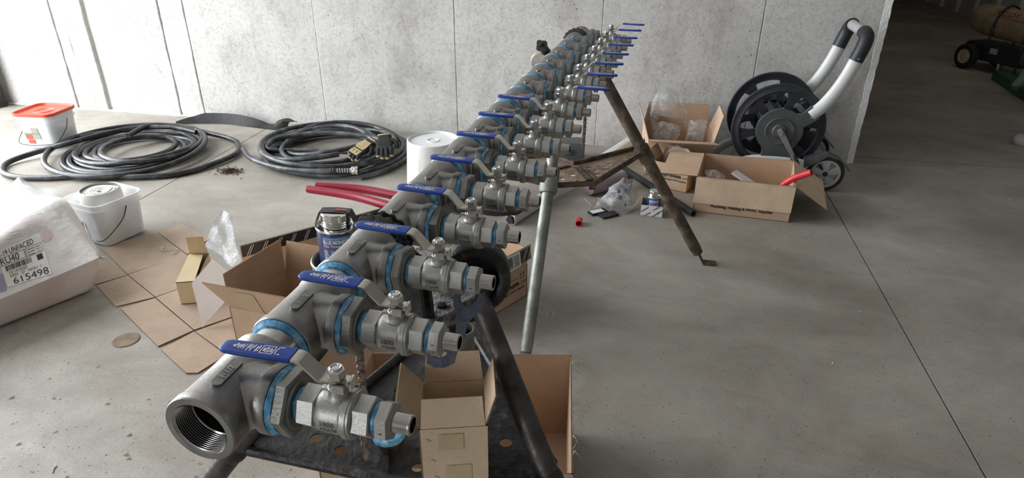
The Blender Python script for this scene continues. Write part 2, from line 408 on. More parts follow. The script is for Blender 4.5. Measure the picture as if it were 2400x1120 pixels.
_txt = {}
def text_polys(s, size=1.0, spacing=1.0, bold=0.0):
    """text as flat 2d mesh data (verts, faces), origin at the left of the baseline"""
    key = (s, size, spacing, bold)
    if key in _txt: return _txt[key]
    cu = bpy.data.curves.new('t', 'FONT'); cu.body = s; cu.size = size; cu.space_character = spacing; cu.offset = bold; cu.resolution_u = 3
    o = bpy.data.objects.new('t', cu); COL.objects.link(o)
    dg = bpy.context.evaluated_depsgraph_get(); me = bpy.data.meshes.new_from_object(o.evaluated_get(dg))
    vs_ = [(v.co.x, v.co.y) for v in me.vertices]; fs = [tuple(p.vertices) for p in me.polygons]
    bpy.data.objects.remove(o); bpy.data.curves.remove(cu); bpy.data.meshes.remove(me)
    _txt[key] = (vs_, fs); return _txt[key]
def add_text(bm, s, fn, size, align='L', bold=0.0, spacing=1.0, width=None):
    """fn maps (u, v) in metres to a 3d point"""
    vs_, fs = text_polys(s, size, spacing, bold)
    if not vs_: return
    x0 = min(v[0] for v in vs_); x1 = max(v[0] for v in vs_)
    k = width/(x1-x0) if width else 1.0
    sh = {'L': -x0, 'C': -(x0+x1)/2, 'R': -x1}[align]
    bv = [bm.verts.new(fn((x+sh)*k, y)) for x, y in vs_]
    for f in fs:
        try: bm.faces.new([bv[i] for i in f])
        except ValueError: pass
def planar(o, x, y, lift=.0008):
    o, x, y = V(o), V(x).normalized(), V(y).normalized(); n = x.cross(y).normalized()
    return lambda u, v: o + x*u + y*v + n*lift
def add_rect(bm, fn, u0_, v0_, u1_, v1_, nu=1, nv=1):
    g = [[bm.verts.new(fn(u0_+(u1_-u0_)*i/nu, v0_+(v1_-v0_)*j/nv)) for i in range(nu+1)] for j in range(nv+1)]
    for j in range(nv):
        for i in range(nu): bm.faces.new((g[j][i], g[j][i+1], g[j+1][i+1], g[j+1][i]))
def decal(name, bm, m, parent, label=None):
    o = obj(name, bm, m, parent, label, smooth=0); return o

# ================================================================== THE SETTING
def struct(name, bm, m, parent=None, smooth=0):
    o = obj(name, bm, m, parent, smooth=smooth)
    if parent is None: o['kind'] = 'structure'
    return o
bm = bm_new(); add_box(bm, (1.0, 4.0, -.12), (24, 22, .2)); floor = struct('floor', bm, M_DARK)
G = .003
XS = [-11, -2.60, 1.03, 4.66, 8.5]; YS = [-6.5, 4.335, 14.8]
for i in range(4):
    for j in range(2):
        bm = bm_new(); rng = random.Random(i*7+j)
        add_box(bm, ((XS[i]+XS[i+1])/2, (YS[j]+YS[j+1])/2, -.02), (XS[i+1]-XS[i]-2*G, YS[j+1]-YS[j]-.016, .04))
        struct('slab', bm, M_FLOOR, floor)

WY = 4.2; WZ = 4.6
bm = bm_new(); add_box(bm, ((-5.0+1.285)/2, WY+.11, WZ/2), (1.285+5.0, .18, WZ)); wall = struct('wall_back', bm, M_PLAIN)
def wall_panel(x0, x1, y, m, seed, jit=.004, bulge=0.0):
    bm = bm_new(); n = 110; rng = random.Random(seed); rows = []
    a = b = 0.0
    for k in range(n+1):
        z = WZ*k/n
        a = a*.7+rng.uniform(-jit, jit); b = b*.7+rng.uniform(-jit, jit)
        L0, R0 = x0+a, x1+b
        rows.append([bm.verts.new((L0, WY+.021, z)), bm.verts.new((L0, y+.003, z)), bm.verts.new((L0+.004, y, z)), bm.verts.new((R0-.004, y, z)), bm.verts.new((R0, y+.003, z)), bm.verts.new((R0, WY+.021, z))])
    for A, B in zip(rows, rows[1:]):
        for i in range(5): bm.faces.new((A[i], A[i+1], B[i+1], B[i]))
    struct('panel', bm, m, wall)
seams = [-5.0, -4.865, -4.262, -4.165, -3.995, -3.37, -3.178, -2.21, -1.242, -.305, .62, 1.262]
gaps = {-3.995: .046, -4.262: .009, -4.165: .004, -3.37: .009, -3.178: .006, -2.21: .0018, -1.242: .0014, -.305: .0014, .62: .0014, -4.865: .006}
ys = [0, -.004, 0, -.007, 0, .001, .003, 0, .0005, 0, .0006, 0]
for k in range(len(seams)-1):
    a, b = seams[k]+gaps.get(seams[k], 0)/2*(2 if seams[k] == -3.995 else 1), seams[k+1]-(0 if seams[k+1] == -3.995 else gaps.get(seams[k+1], 0)/2)
    wall_panel(a, b, WY+ys[k], M_WALLS if k in (1, 2, 5) else M_WALL, k+3, .0035 if k < 6 else .0007)
# the broken plaster edge at the free end of the wall
bm = bm_new(); rng = random.Random(5); prev = None; a = 0
for k in range(230):
    z = WZ*k/229; a = a*.6+rng.uniform(-.006, .006); c = rng.uniform(-.002, .002)
    row = [bm.verts.new((1.2515+a*.5, WY+.004, z)), bm.verts.new((1.2525+a*.5, WY-.0015, z)), bm.verts.new((1.288+c, WY-.0005+abs(c), z)), bm.verts.new((1.292, WY+.2, z))]
    if prev:
        for i in range(3): bm.faces.new((prev[i], prev[i+1], row[i+1], row[i]))
    prev = row
struct('chipped_edge', bm, M_CHIP, wall, smooth=30)
# dirt stains low on the wall are in the material; pale caulk line where wall meets floor
bm = bm_new(); rng = random.Random(9)
pts = [V((-4.9+k*.05, WY-.003+rng.uniform(-.003, .003), .004)) for k in range(36)]
add_tube(bm, pts, [.006+rng.uniform(-.002, .004) for _ in pts], 6); o = obj('trim_1', bm, M_CHIP, smooth=40); o['kind'] = 'structure'

# unseen shell: left wall with the big door opening, wall behind the camera with the added fill opening, ceiling, right and far walls
def shell(name, boxes, m):
    bm = bm_new()
    for c, s in boxes: add_box(bm, c, s)
    return struct(name, bm, m)
LX = -5.02
shell('wall_left', [((LX-.1, 4.22, 2.3), (.2, .36, 4.6)), ((LX-.1, (DOOR_L[0]+DOOR_L[1])/2, (DOOR_L[2]+4.6)/2), (.2, DOOR_L[1]-DOOR_L[0], 4.6-DOOR_L[2])), ((LX-.1, (-5.4+DOOR_L[0])/2, 2.3), (.2, DOOR_L[0]+5.4, 4.6)), ((LX-.1, 9.6, 2.3), (.2, 10.4, 4.6))], M_PLAIN)
shell('wall_front', [(((LX+FILL_GAP[0])/2, -5.3, 2.3), (FILL_GAP[0]-LX, .2, 4.6)), (((FILL_GAP[0]+FILL_GAP[1])/2, -5.3, (4.6+FILL_GAP[2])/2), (FILL_GAP[1]-FILL_GAP[0], .2, 4.6-FILL_GAP[2])), (((FILL_GAP[1]+8)/2, -5.3, 2.3), (8-FILL_GAP[1], .2, 4.6))], M_PLAIN)
shell('ceiling', [((1.5, 4.6, 4.7), (13.2, 20.2, .2))], M_CEIL)
shell('wall_far', [((1.5, 14.6, 2.3), (13, .2, 4.6))], M_PLAIN)
# right wall of the dark bay, white siding with standing ribs
bm = bm_new(); add_box(bm, (4.56, 9.4, 2.3), (.2, 10.2, 4.6)); wr = struct('wall_right', bm, M_WHITEWALL)
for y in [5.4+.62*k for k in range(15)]:
    bm = bm_new(); add_prism(bm, [(4.46, y-.07, 0), (4.42, y-.04, 0), (4.42, y+.04, 0), (4.46, y+.07, 0)], (0, 0, 1), 4.6); struct('rib', bm, M_WHITEWALL, wr)
shell('wall_bay', [((8.0, -.4, 2.3), (.2, 9.8, 4.6)), ((6.3, 4.4, 2.3), (3.5, .2, 4.6))], M_PLAIN)
bl = bpy.data.lights.new('bay_lamp', 'AREA'); bl.shape = 'RECTANGLE'; bl.size = 1.2; bl.size_y = .25; bl.energy = 9; bl.color = (1.0, .86, .70)
blo = bpy.data.objects.new('bay_lamp', bl); COL.objects.link(blo); blo.location = (2.6, 7.6, 4.45)
# black steel door track and stop at the far jamb of the big door
dt = thing('door_track', 'black steel door track standing in the corner at the left edge of the photo', 'door track', (-4.90, 4.10, 0))
bm = bm_new(); add_box(bm, (-4.885, 4.12, 2.1), (.055, .05, 4.2)); add_box(bm, (-4.868, 4.09, 2.1), (.018, .03, 4.2)); obj('track', bm, M_BLKPAINT, dt, bevel=.002)
bm = bm_new(); add_box(bm, (-4.945, 4.06, .10), (.05, .07, .20)); obj('bottom_bracket', bm, M_BLKPAINT, dt, bevel=.004)
bm = bm_new(); add_box(bm, (-4.945, 4.14, 2.1), (.05, .03, 4.2)); obj('weather_strip', bm, mat('tan_wood', (.45, .36, .24), .7, var=.2), dt)

# ================================================================== THE VALVE MANIFOLD
PA = .0553                                    # the pipe runs 3.2 degrees off the floor joints
PD = V((math.sin(PA), math.cos(PA), 0)); PB = V((math.cos(PA), -math.sin(PA), 0))
SP = .15; AXZ = .9355; ST = .128               # spacing, axis height, stem distance from the run axis
NUT0 = V((-.28663, .49798, 0))
O0 = NUT0 - PB*ST; O0.z = AXZ
man = thing('valve_manifold', 'long stainless pipe manifold of sixteen ball valves clamped on two stands', 'manifold', O0, -PA, world=False)
TL = .0640; TF = .0540                                     # tee half length
SEG = 44
def tee_mesh():
    bm = bm_new(); n = SEG
    prof = [(-TL, .0322), (-TL, .0396), (-TL+.0015, .0408), (-TL+.012, .0408), (-TL+.017, .0390), (0, .0386), (TF-.017, .0390), (TF-.012, .0408), (TF-.0015, .0408), (TF, .0396), (TF, .0322)]
    add_lathe(bm, prof, (0,0,0), (0,1,0), n)
    # branch: saddle loft
    rb = .0352; rings = []
    for rr, dx in ((rb+.0045, -.0012), (rb+.0018, .0015), (rb, .005)):
        ring = []
        for k in range(n):
            a = 2*math.pi*k/n; y, z = rr*math.cos(a), rr*math.sin(a)
            x = math.sqrt(max(.0378**2-min(abs(z), .0378)**2, 0))+dx if abs(z) < .0378 else dx
            ring.append((max(x, -.002), y, z if abs(z) < .0400 else math.copysign(.0400, z)))
        rings.append(ring)
    for x, rr in ((.0440, rb+.0005), (.0452, rb+.002), (.0462, .0390), (.0565, .0390), (.0580, .0380), (.0580, .024)):
        rings.append([(x, rr*math.cos(2*math.pi*k/n), rr*math.sin(2*math.pi*k/n)) for k in range(n)])
    add_loft(bm, rings, False, False)
    return bm
def bore_mesh():
    bm = bm_new(); prof = [(-TL, .0322)]
    for k in range(11):
        t = -TL+.001+k*.0024; prof += [(t, .0314), (t+.0012, .0294)]
    prof += [(-TL+.027, .0280), (TF-.027, .0280)]
    for k in range(13): prof += [(TF-.026+k*.0019, .0296), (TF-.02505+k*.0019, .0312)]
    add_lathe(bm, prof, (0,0,0), (0,1,0), SEG); return bm
def sealant(bm, x0, x1, r0_, r1_, axis, seed, n=40):
    rng = random.Random(seed); rings = []; ax = V(axis); x, y, a = frame(ax)
    base = [(x0, r0_-.004), (x0, r0_), (x0*.7+x1*.3, r0_+.0012), (x0*.3+x1*.7, r1_+.0008), (x1, r1_), (x1, r1_-.004)]
    for t, r in base:
        rings.append([a*(t+(rng.uniform(-.0007, .0007)))+(x*math.cos(2*math.pi*k/n)+y*math.sin(2*math.pi*k/n))*(r+rng.uniform(-.0004, .0005)) for k in range(n)])
    add_loft(bm, rings, False, False)
def hexa(bm, x0, x1, af, ch=.0012, bore=None, phase=0.0):
    """hexagonal collar along +x with chamfered corners, across flats af"""
    rc = af/2/math.cos(R(30))
    rings = []
    for t, k in ((x0, .93), (x0+ch, 1.0), (x1-ch, 1.0), (x1, .93)):
        rings.append([(t, rc*k*math.cos(R(60*i)+phase), rc*k*math.sin(R(60*i)+phase)) for i in range(6)])
    add_loft(bm, rings)
tee0 = obj('tee', tee_mesh(), M_STEEL, man, smooth=38)
bore0 = obj('threaded_bore', bore_mesh(), M_BORE, tee0, 'bright machined internal thread', smooth=30)
bm = bm_new()   # raised casting pad with size mark on top-left flank of the run
def cylmap(r, ang0, y0):
    return lambda u, v: V(((r)*math.cos(ang0+v/r), y0+u, (r)*math.sin(ang0+v/r)))
pad = [( .0165*math.copysign(1, math.cos(a))+.0058*math.cos(a), .0060*math.sin(a)) for a in [2*math.pi*k/20 for k in range(20)]]
fn = cylmap(.0410, R(80), -.016)
A_ = [bm.verts.new(fn(u, v)) for u, v in pad]; B_ = [bm.verts.new(cylmap(.0380, R(80), -.016)(u, v)) for u, v in pad]
bm.faces.new(A_)
for k in range(20): bm.faces.new((A_[k], A_[(k+1) % 20], B_[(k+1) % 20], B_[k]))
pad0 = obj('casting_pad', bm, M_STEEL, tee0, smooth=50)
bm = bm_new(); f2 = cylmap(.0420, R(80), -.016); add_text(bm, '1-1/2', lambda u, v: f2(u, v-.0034), .0100, 'C', bold=.0002); add_text(bm, '1-1/2', lambda u, v: cylmap(.0409, R(80), -.016)(u, v-.0034), .0100, 'C')
mark0 = obj('cast_mark', bm, M_VALVE, tee0, 'raised casting mark', smooth=0)
bm = bm_new(); sealant(bm, .0580, .0645, .0365, .0345, (1,0,0), 3); ringb0 = obj('sealant_ring', bm, M_SEAL, tee0, 'blue thread sealant', smooth=60)
bm = bm_new(); sealant(bm, -TL-.0062, -TL, .0335, .0380, (0,1,0), 4); ringn0 = obj('sealant_ring', bm, M_SEAL, tee0, 'blue thread sealant', smooth=60)
# nipple ahead of a tee
bm = bm_new(); y1 = -SP+TF
add_lathe(bm, [(y1-.02, .028), (y1-.02, .0340), (y1+.004, .0340), (y1+.0045, .0318), (-TL+.02, .0315), (-TL+.02, .028)], (0,0,0), (0,1,0), 40)
nip0 = obj('nipple', bm, M_SHINE, man, 'turned steel pipe nipple')
# hex reducing bushing
bm = bm_new(); hexa(bm, .0635, .0790, .0665, .0024, phase=R(8)); add_lathe(bm, [(.05, .022), (.0640, .0335)], (0,0,0), (1,0,0), 30); add_lathe(bm, [(.0790, .0290), (.0806, .0270), (.0806, .014)], (0,0,0), (1,0,0), 36)
bush0 = obj('hex_bushing', bm, M_STEELD, man, smooth=25)
bm = bm_new(); sealant(bm, .0800, .0875, .0190, .0182, (1,0,0), 8); ringv0 = obj('sealant_ring', bm, M_SEAL, bush0, 'blue thread sealant', smooth=60)
def hexface_text(bm, s, af, xc, ang, size, lift=.0003, along=True):
    # written along the circumference of a hex flat whose normal points at angle ang in the y-z plane
    n = V((0, math.cos(ang), math.sin(ang))); t = V((0, -math.sin(ang), math.cos(ang)))
    o_ = V((xc, 0, 0))+n*(af/2+lift)
    add_text(bm, s, (lambda u, v: o_+V((1,0,0))*v*1.0 - V((1,0,0))*size*.35 - t*u), size, 'C', bold=.0001)
# ball valve
bm = bm_new()
hexa(bm, .0855, .1060, .0430, phase=R(10))
add_lathe(bm, [(.1045, .012), (.1045, .0205), (.1070, .0222), (.1095, .0238), (.116, .0245), (.132, .0245), (.1355, .0243), (.1375, .0262), (.1385, .0272), (.1445, .0272), (.1452, .0262), (.1475, .0262), (.1495, .0225), (.1495, .012)], (0,0,0), (1,0,0), 48)
hexa(bm, .1485, .1680, .0410, phase=R(10))
add_lathe(bm, [(.015, .0150), (.0225, .0142), (.0250, .0122), (.0270, .0112), (.0345, .0108), (.0352, .0100), (.0352, 0)], (ST, 0, 0), (0,0,1), 30)
# stem ears (lever stop)
add_box(bm, (ST-.012, -.004, .0325), (.008, .006, .0032)); add_box(bm, (ST+.010, .006, .0325), (.008, .006, .0032))
val0 = obj('ball_valve', bm, M_VALVE, man, smooth=28)
bm = bm_new()
def bodymap(r, ang0, x0):
    return lambda u, v: V((x0+u, r*math.cos(ang0+v/r), r*math.sin(ang0+v/r)))
for s_, v0_ in (('1000', .0010), ('CWP', -.0085)):
    fnb = bodymap(.02495, R(186), .1235); add_text(bm, s_, lambda u, v: fnb(u, -(v+v0_)), .0088, 'C', bold=.0002)
cwp0 = obj('body_marking', bm, mat('marking_grey', (.17, .165, .16), .5, .6), val0, 'raised pressure marking', smooth=0)
bm = bm_new(); hexface_text(bm, '0100', .0430, .0960, R(180+10), .0052); hma0 = obj('hex_mark', bm, MATS['marking_grey'], val0, smooth=0)
bm = bm_new(); hexface_text(bm, '0100', .0410, .1585, R(180+10), .0052); hmb0 = obj('hex_mark', bm, MATS['marking_grey'], val0, smooth=0)
bm = bm_new(); add_lathe(bm, [(.0352, .0074), (.0385, .0074), (.0390, .0095), (.0408, .0095), (.0412, .007)], (ST, 0, 0), (0,0,1), 24)
gl0 = obj('packing_gland', bm, M_CHROME, val0, 'bright stem washers')
def zhex(bm, o_, z0_, z1_, af, ph=0.0):
    rc = af/2/math.cos(R(30)); rings = []
    for t, k in ((z0_, .92), (z0_+.001, 1), (z1_-.0016, 1), (z1_, .9)):
        rings.append([(o_[0]+rc*k*math.cos(R(60*i)+ph), o_[1]+rc*k*math.sin(R(60*i)+ph), t) for i in range(6)])
    add_loft(bm, rings)
bm = bm_new(); zhex(bm, (ST, 0), .0455, .0575, .0170, R(14)); add_lathe(bm, [(.0445, .0088), (.0455, .0088)], (ST,0,0), (0,0,1), 20)
add_lathe(bm, [(.0575, .0072), (.0590, .0068), (.0597, .0060), (.0592, .0048), (.0580, .0042), (.0580, 0)], (ST,0,0), (0,0,1), 24)
nut0 = obj('stem_nut', bm, M_CHROME, val0, 'bright hex stem nut', smooth=25)
# lever: origin on the stem axis, pointing to -x
def lever_mesh():
    bm = bm_new(); w = .0098
    prof = [(.0135, .0430), (-.0130, .0430), (-.0175, .0445), (-.0355, .0640), (-.0395, .0658), (-.0470, .0660), (-.120, .0660)]
    th = .0026
    def off(i):
        a = V((prof[max(i-1,0)][0], prof[max(i-1,0)][1])); b = V((prof[min(i+1,len(prof)-1)][0], prof[min(i+1,len(prof)-1)][1]))
        d = (b-a).normalized(); return V((d.y, -d.x))
    top = []; bot = []
    for i, (x, z) in enumerate(prof):
        n = off(i); wi = w*(.72 if i < 2 else 1.0 if i < 6 else .9)
        top.append([(x+n.x*th/2, -wi, z+n.y*th/2), (x+n.x*th/2, wi, z+n.y*th/2)]); bot.append([(x-n.x*th/2, -wi, z-n.y*th/2), (x-n.x*th/2, wi, z-n.y*th/2)])
    rings = [[V(t[0]), V(t[1]), V(b_[1]), V(b_[0])] for t, b_ in zip(top, bot)]
    add_loft(bm, rings)
    add_box(bm, (.0140, .004, .0375), (.0026, .012, .0125)); add_box(bm, (.006, -.0100, .0380), (.010, .0024, .0100))
    return bm
lev0 = obj('lever', lever_mesh(), M_LEVER, val0, 'bent bare steel lever', smooth=40); lev0.location = (ST, 0, 0)
def grip_mesh():
    bm = bm_new(); rings = []; h = .0025
    for x, k, kz in ((-.0455, .985, 1), (-.0460, 1, 1), (-.1110, .96, 1), (-.1210, .90, 1), (-.1255, .74, .95), (-.1280, .5, .8), (-.1288, .3, .5)):
        w = .0113*k; hh = h*kz; pts = rrect(2*w, 2*hh, min(w, hh)*.75, 4)
        rings.append([(x, p[0], .0660+p[1]) for p in pts])
    add_loft(bm, rings); return bm
grip0 = obj('grip', grip_mesh(), M_BLUE, val0, 'blue vinyl grip sleeve', smooth=40); grip0.location = (ST, 0, 0)
# white print on the sleeve: brackets, boxed emblem and strokes
bm = bm_new(); GZ = .0660+.0025+.0003
gp = lambda u, v: V((-.0850+u, v*.92, GZ))
def line2(bm, pts, w, fn):
    for (a, b) in zip(pts, pts[1:]):
        a, b = V((a[0], a[1], 0)), V((b[0], b[1], 0)); d = (b-a).normalized(); n = V((-d.y, d.x, 0))*w/2
        bm.faces.new([bm.verts.new(fn(*p.xy)) for p in (a-n, b-n, b+n, a+n)])
line2(bm, [(.027, .007), (.0215, .0066), (.0200, .001), (.0205, -.006)], .0011, gp); line2(bm, [(.0225, -.0055), (.0262, -.0058)], .0014, gp)
line2(bm, [(.0175, .0068), (.0035, .0068), (.0035, -.0066), (.0175, -.0066), (.0175, .0068)], .0010, gp)
for k, (u0_, v0_, u1_, v1_) in enumerate([(.0055, .003, .0075, -.003), (.0082, .0048, .0095, -.0045), (.0101, .0042, .0118, .001), (.0108, -.0005, .0125, -.0046), (.0132, .0046, .0142, -.0030), (.0147, .002, .0160, -.0044), (-.0005, .006, .001, -.001), (-.0028, .004, -.0013, -.006), (-.0008, -.0028, .0012, -.0045), (-.0062, .0062, -.005, -.0008), (-.0085, .0048, -.0073, -.0058), (-.0108, .0062, -.0096, -.002), (-.0128, .0052, -.0116, -.0060)]):
    add_rect(bm, gp, u0_, v0_, u1_, v1_)
rng = random.Random(2)
for k in range(9):
    u = -.0148-k*.0013; add_rect(bm, gp, u, rng.uniform(.001, .0058), u-.0008, rng.uniform(-.0052, .0))
bm.faces.new([bm.verts.new(gp(*p)) for p in ((-.0262, .0035), (-.0300, .000), (-.0262, -.003), (-.0270, 0))])
prt0 = obj('grip_print', bm, M_WHITE, val0, 'white printed emblem', smooth=0); prt0.location = (ST, 0, 0)
# hose barb
bm = bm_new(); hexa(bm, .1735, .1880, .0380, phase=R(10)); add_lathe(bm, [(.160, .010), (.1735, .0150)], (0,0,0), (1,0,0), 24)
add_lathe(bm, [(.1875, .0140), (.1888, .0130), (.1890, .0100)], (0,0,0), (1,0,0), 24)
barb0 = obj('hose_barb', bm, M_VALVE, man, smooth=25)
bm = bm_new(); prof = [(.1885, .0108)]
for k in range(6): prof += [(.1905+k*.0028, .0112), (.1925+k*.0028, .0106), (.1927+k*.0028, .0112)]
prof += [(.2085, .0112), (.2095, .0105), (.2095, .0085), (.175, .0085)]
add_lathe(bm, prof, (0,0,0), (1,0,0), 30); spig0 = obj('barb_spigot', bm, M_SHINE, barb0, 'ridged bright spigot', smooth=25)
bm = bm_new(); hexface_text(bm, 'C304', .0380, .1808, R(190), .0062); hm0 = obj('hex_mark', bm, MATS['marking_grey'], barb0, smooth=0)
bm = bm_new(); sealant(bm, .1675, .1740, .0162, .0158, (1,0,0), 12); ringh0 = obj('sealant_ring', bm, M_SEAL, barb0, 'blue and white thread sealant', smooth=60)

swing = [3, 0, -1, -1, -1, 0, 1, -2, 178, 180, 181, 179, 180, 176, 182, 175]
for i in range(16):
    loc = V((0, SP*i, 0)); rng = random.Random(i+50)
    if i == 0: T, Vv, B, H = tee0, val0, bush0, barb0
    else:
        T = copy_to(tee0, man, loc)
        for c in (bore0, pad0, mark0, ringb0, ringn0): copy_to(c, T)
        if i == 1: nip0.location = loc
        else: copy_to(nip0, man, loc)
        B = copy_to(bush0, man, loc); copy_to(ringv0, B)
        Vv = copy_to(val0, man, loc)
        for c in (cwp0, hma0, hmb0, gl0, nut0): copy_to(c, Vv)
        H = copy_to(barb0, man, loc)
        for c in (spig0, hm0, ringh0): copy_to(c, H)
    lv = lev0 if i == 0 else copy_to(lev0, Vv); gr = grip0 if i == 0 else copy_to(grip0, Vv); pr = prt0 if i == 0 else copy_to(prt0, Vv)
    for q in (lv, gr, pr): q.rotation_euler = (0, 0, R(swing[i]))
    # small turn of each fitting, as threaded up by hand
    rx = R(rng.uniform(-7, 7)); B.rotation_euler = (R(rng.uniform(-25, 25)), 0, 0); H.rotation_euler = (R(rng.uniform(-12, 25)), 0, 0)
    if i: Vv.rotation_euler = (R(rng.uniform(-1.5, 1.5)), 0, 0)
# first tee has no nipple and no sealant ahead of it
bpy.data.objects.remove(ringn0)

# ================================================================== THE TWO PIPE STANDS
def pipe_at(n, t=0.0, z=AXZ):
    p = O0 + PD*(SP*n) + PB*t; return V((p.x, p.y, z))
def figure8(L_, r, w, n=7):
    pts = []
    for s in (1, -1):
        for k in range(n+1):
            a = R(-138+276*k/n) if s == 1 else R(42+276*k/n)
            pts.append((s*L_/2+r*math.cos(a), r*math.sin(a)))
    return pts
def link_mesh(pitch=.0155, r=.0070, w=.0018):
    bm = bm_new(); P = figure8(pitch, r, w)
    for z in (-.0085, .0067): add_prism(bm, [(x, y, z) for x, y in P], (0,0,1), w)
    for s in (-1, 1): add_cyl(bm, (s*pitch/2, 0, -.0095), (s*pitch/2, 0, .0098), .0030, seg=8)
    return bm
def run_chain(parent, pts, side, m, pitch=.0155, data={}):
    """links along a polyline, their plates facing 'side'"""
    pts = [V(p) for p in pts]; w = V(parent['_w']); d = 0.0; seglen = [(b-a).length for a, b in zip(pts, pts[1:])]; tot = sum(seglen)
    def at(s):
        for (a, b), l in zip(zip(pts, pts[1:]), seglen):
            if s <= l: return a+(b-a)*(s/l)
            s -= l
        return pts[-1]
    k = 0
    while d+pitch <= tot+1e-6:
        a, b = at(d), at(d+pitch); x = (b-a).normalized(); z = V(side); z = (z-x*z.dot(x)).normalized(); y = z.cross(x)
        if m.name not in data:
            o = obj('chain_link', link_mesh(), m, parent); o.data.transform(Matrix.Translation(w)); data[m.name] = o
        else: o = copy_to(data[m.name], parent)
        o.matrix_local = Matrix.Translation((a+b)/2-w) @ Matrix((x, y, z)).transposed().to_4x4() @ Matrix.Scale(.82 if k % 2 else 1, 4, V((0,0,1)))
        d += pitch; k += 1
def leg_at(l, z):
    a, b = V(l[0]), V(l[1]); t = (a.z-z)/(a.z-b.z); return a+(b-a)*t
def leg(parent, l, r, m, mf, collar=None):
    bm = bm_new(); a, b = V(l[0]), V(l[1]); d = (b-a).normalized(); b2 = b-d*.035
    add_tube(bm, [a, a+(b2-a)*.33, a+(b2-a)*.66, b2-d*.05, b2-d*.02], [r, r, r, r, r*.9], 22)
    o = sub(obj('leg', bm, m, parent))
    out = V((d.x, d.y, 0)).normalized(); s = V((-out.y, out.x, 0))
    bm = bm_new(); q = b2-d*.03
    add_loft(bm, [[q+s*r*.9+V((0,0,.01)), q-s*r*.9+V((0,0,.01)), q-s*r*.9, q+s*r*.9], [V((b.x,b.y,0))+s*.022+V((0,0,.007)), V((b.x,b.y,0))-s*.022+V((0,0,.007)), V((b.x,b.y,0))-s*.022, V((b.x,b.y,0))+s*.022],
                  [V((b.x,b.y,0))+out*.055+s*.02+V((0,0,.007)), V((b.x,b.y,0))+out*.055-s*.02+V((0,0,.007)), V((b.x,b.y,0))+out*.055-s*.02, V((b.x,b.y,0))+out*.055+s*.02]])
    obj('foot', bm, mf, o, 'flattened foot plate')
    if collar:
        c, rc, L_, mc = collar; p = leg_at(l, c); bm = bm_new()
        add_lathe(bm, [(-L_/2, r), (-L_/2, rc*.86), (-L_/2+.012, rc), (L_/2-.012, rc), (L_/2, rc*.86), (L_/2, r)], p, d, 24); obj('collar', bm, mc, o, 'cast collar joining tray and leg')
    return o
def tray(parent, corners, z, m, mrim, holes, ribs, th=.003, slotang=None):
    """perforated sheet: an outline with round holes bridged in, plus a rolled rim"""
    cs = [V((p[0], p[1], z)) for p in corners]
    bm = bm_new(); ov = [bm.verts.new(p) for p in cs]; ed = [bm.edges.new((ov[i], ov[(i+1) % len(ov)])) for i in range(len(ov))]
    for (x, y, r) in holes:
        hv = [bm.verts.new((x+r*math.cos(2*math.pi*k/14), y+r*math.sin(2*math.pi*k/14), z)) for k in range(14)]
        ed += [bm.edges.new((hv[i], hv[(i+1) % 14])) for i in range(14)]
    res = bmesh.ops.triangle_fill(bm, use_beauty=True, use_dissolve=False, edges=ed)
    fs = [f for f in bm.faces]
    # drop faces lying inside a hole
    kill = [f for f in fs if any((f.calc_center_median().xy-V((x, y))).length < r*.9 for x, y, r in holes)]
    bmesh.ops.delete(bm, geom=kill, context='FACES_ONLY')
    ext = bmesh.ops.extrude_face_region(bm, geom=list(bm.faces)); bmesh.ops.translate(bm, verts=[g for g in ext['geom'] if isinstance(g, bmesh.types.BMVert)], vec=(0, 0, -th))
    t = sub(obj('tray', bm, m, parent, smooth=0))
    bm = bm_new(); add_tube(bm, [p+V((0,0,.004)) for p in cs], .011, 10, closed=True); obj('rim', bm, mrim, t, 'rolled tube rim')
    for a, b, w in ribs:
        bm = bm_new(); d = (V(b)-V(a)).normalized(); s = V((-d.y, d.x))*w/2
        add_prism(bm, [(a[0]+s.x, a[1]+s.y, z), (a[0]-s.x, a[1]-s.y, z), (b[0]-s.x, b[1]-s.y, z), (b[0]+s.x, b[1]+s.y, z)], (0,0,1), .006); obj('fold_rib', bm, mrim, t)
    return t
def vise_head(parent, n, mC, mSp, zt=.80):
    c = pipe_at(n, 0, 0)
    def L2W(x, y, z): return V((c.x, c.y, 0))+PB*x+PD*y+V((0,0,z))
    bm = bm_new()    # main casting: a three lobed plate
    pts = []
    for a, rr in ((-40, .125), (-12, .12), (20, .15), (55, .13), (90, .17), (125, .13), (160, .14), (195, .17), (230, .12), (270, .10), (305, .13)):
        pts.append(L2W(rr*math.cos(R(a)), rr*math.sin(R(a))+.115, zt-.035))
    add_prism(bm, pts, (0,0,1), .03); h = sub(obj('head_plate', bm, mSp, parent, 'worn casting with chipped paint', bevel=.005))
    bm = bm_new()    # vee jaws below the pipe
    for y in (-.022, .012):
        add_prism(bm, [L2W(-.075, y, zt-.01), L2W(.075, y, zt-.01), L2W(.068, y, zt+.10), L2W(.046, y, zt+.115), L2W(.003, y, zt+.088), L2W(-.003, y, zt+.088), L2W(-.046, y, zt+.115), L2W(-.068, y, zt+.10)], PD, .012)
    obj('vee_jaw', bm, mC, parent, bevel=.003)
    bm = bm_new(); add_cyl(bm, L2W(0, .1, zt-.10), L2W(0, .1, zt-.03), .028, .04, 20); obj('hub', bm, mC, parent)
    for a in (30, 90, 150, 230, 320):
        bm = bm_new(); p = L2W(.10*math.cos(R(a)), .10*math.sin(R(a))+.115, zt-.006); zp = lambda q: q
        add_lathe(bm, [(0, 0), (0, .009), (.006, .009), (.007, .006), (.007, 0)], p, (0,0,1), 6); obj('bolt', bm, mC, parent)
    return L2W
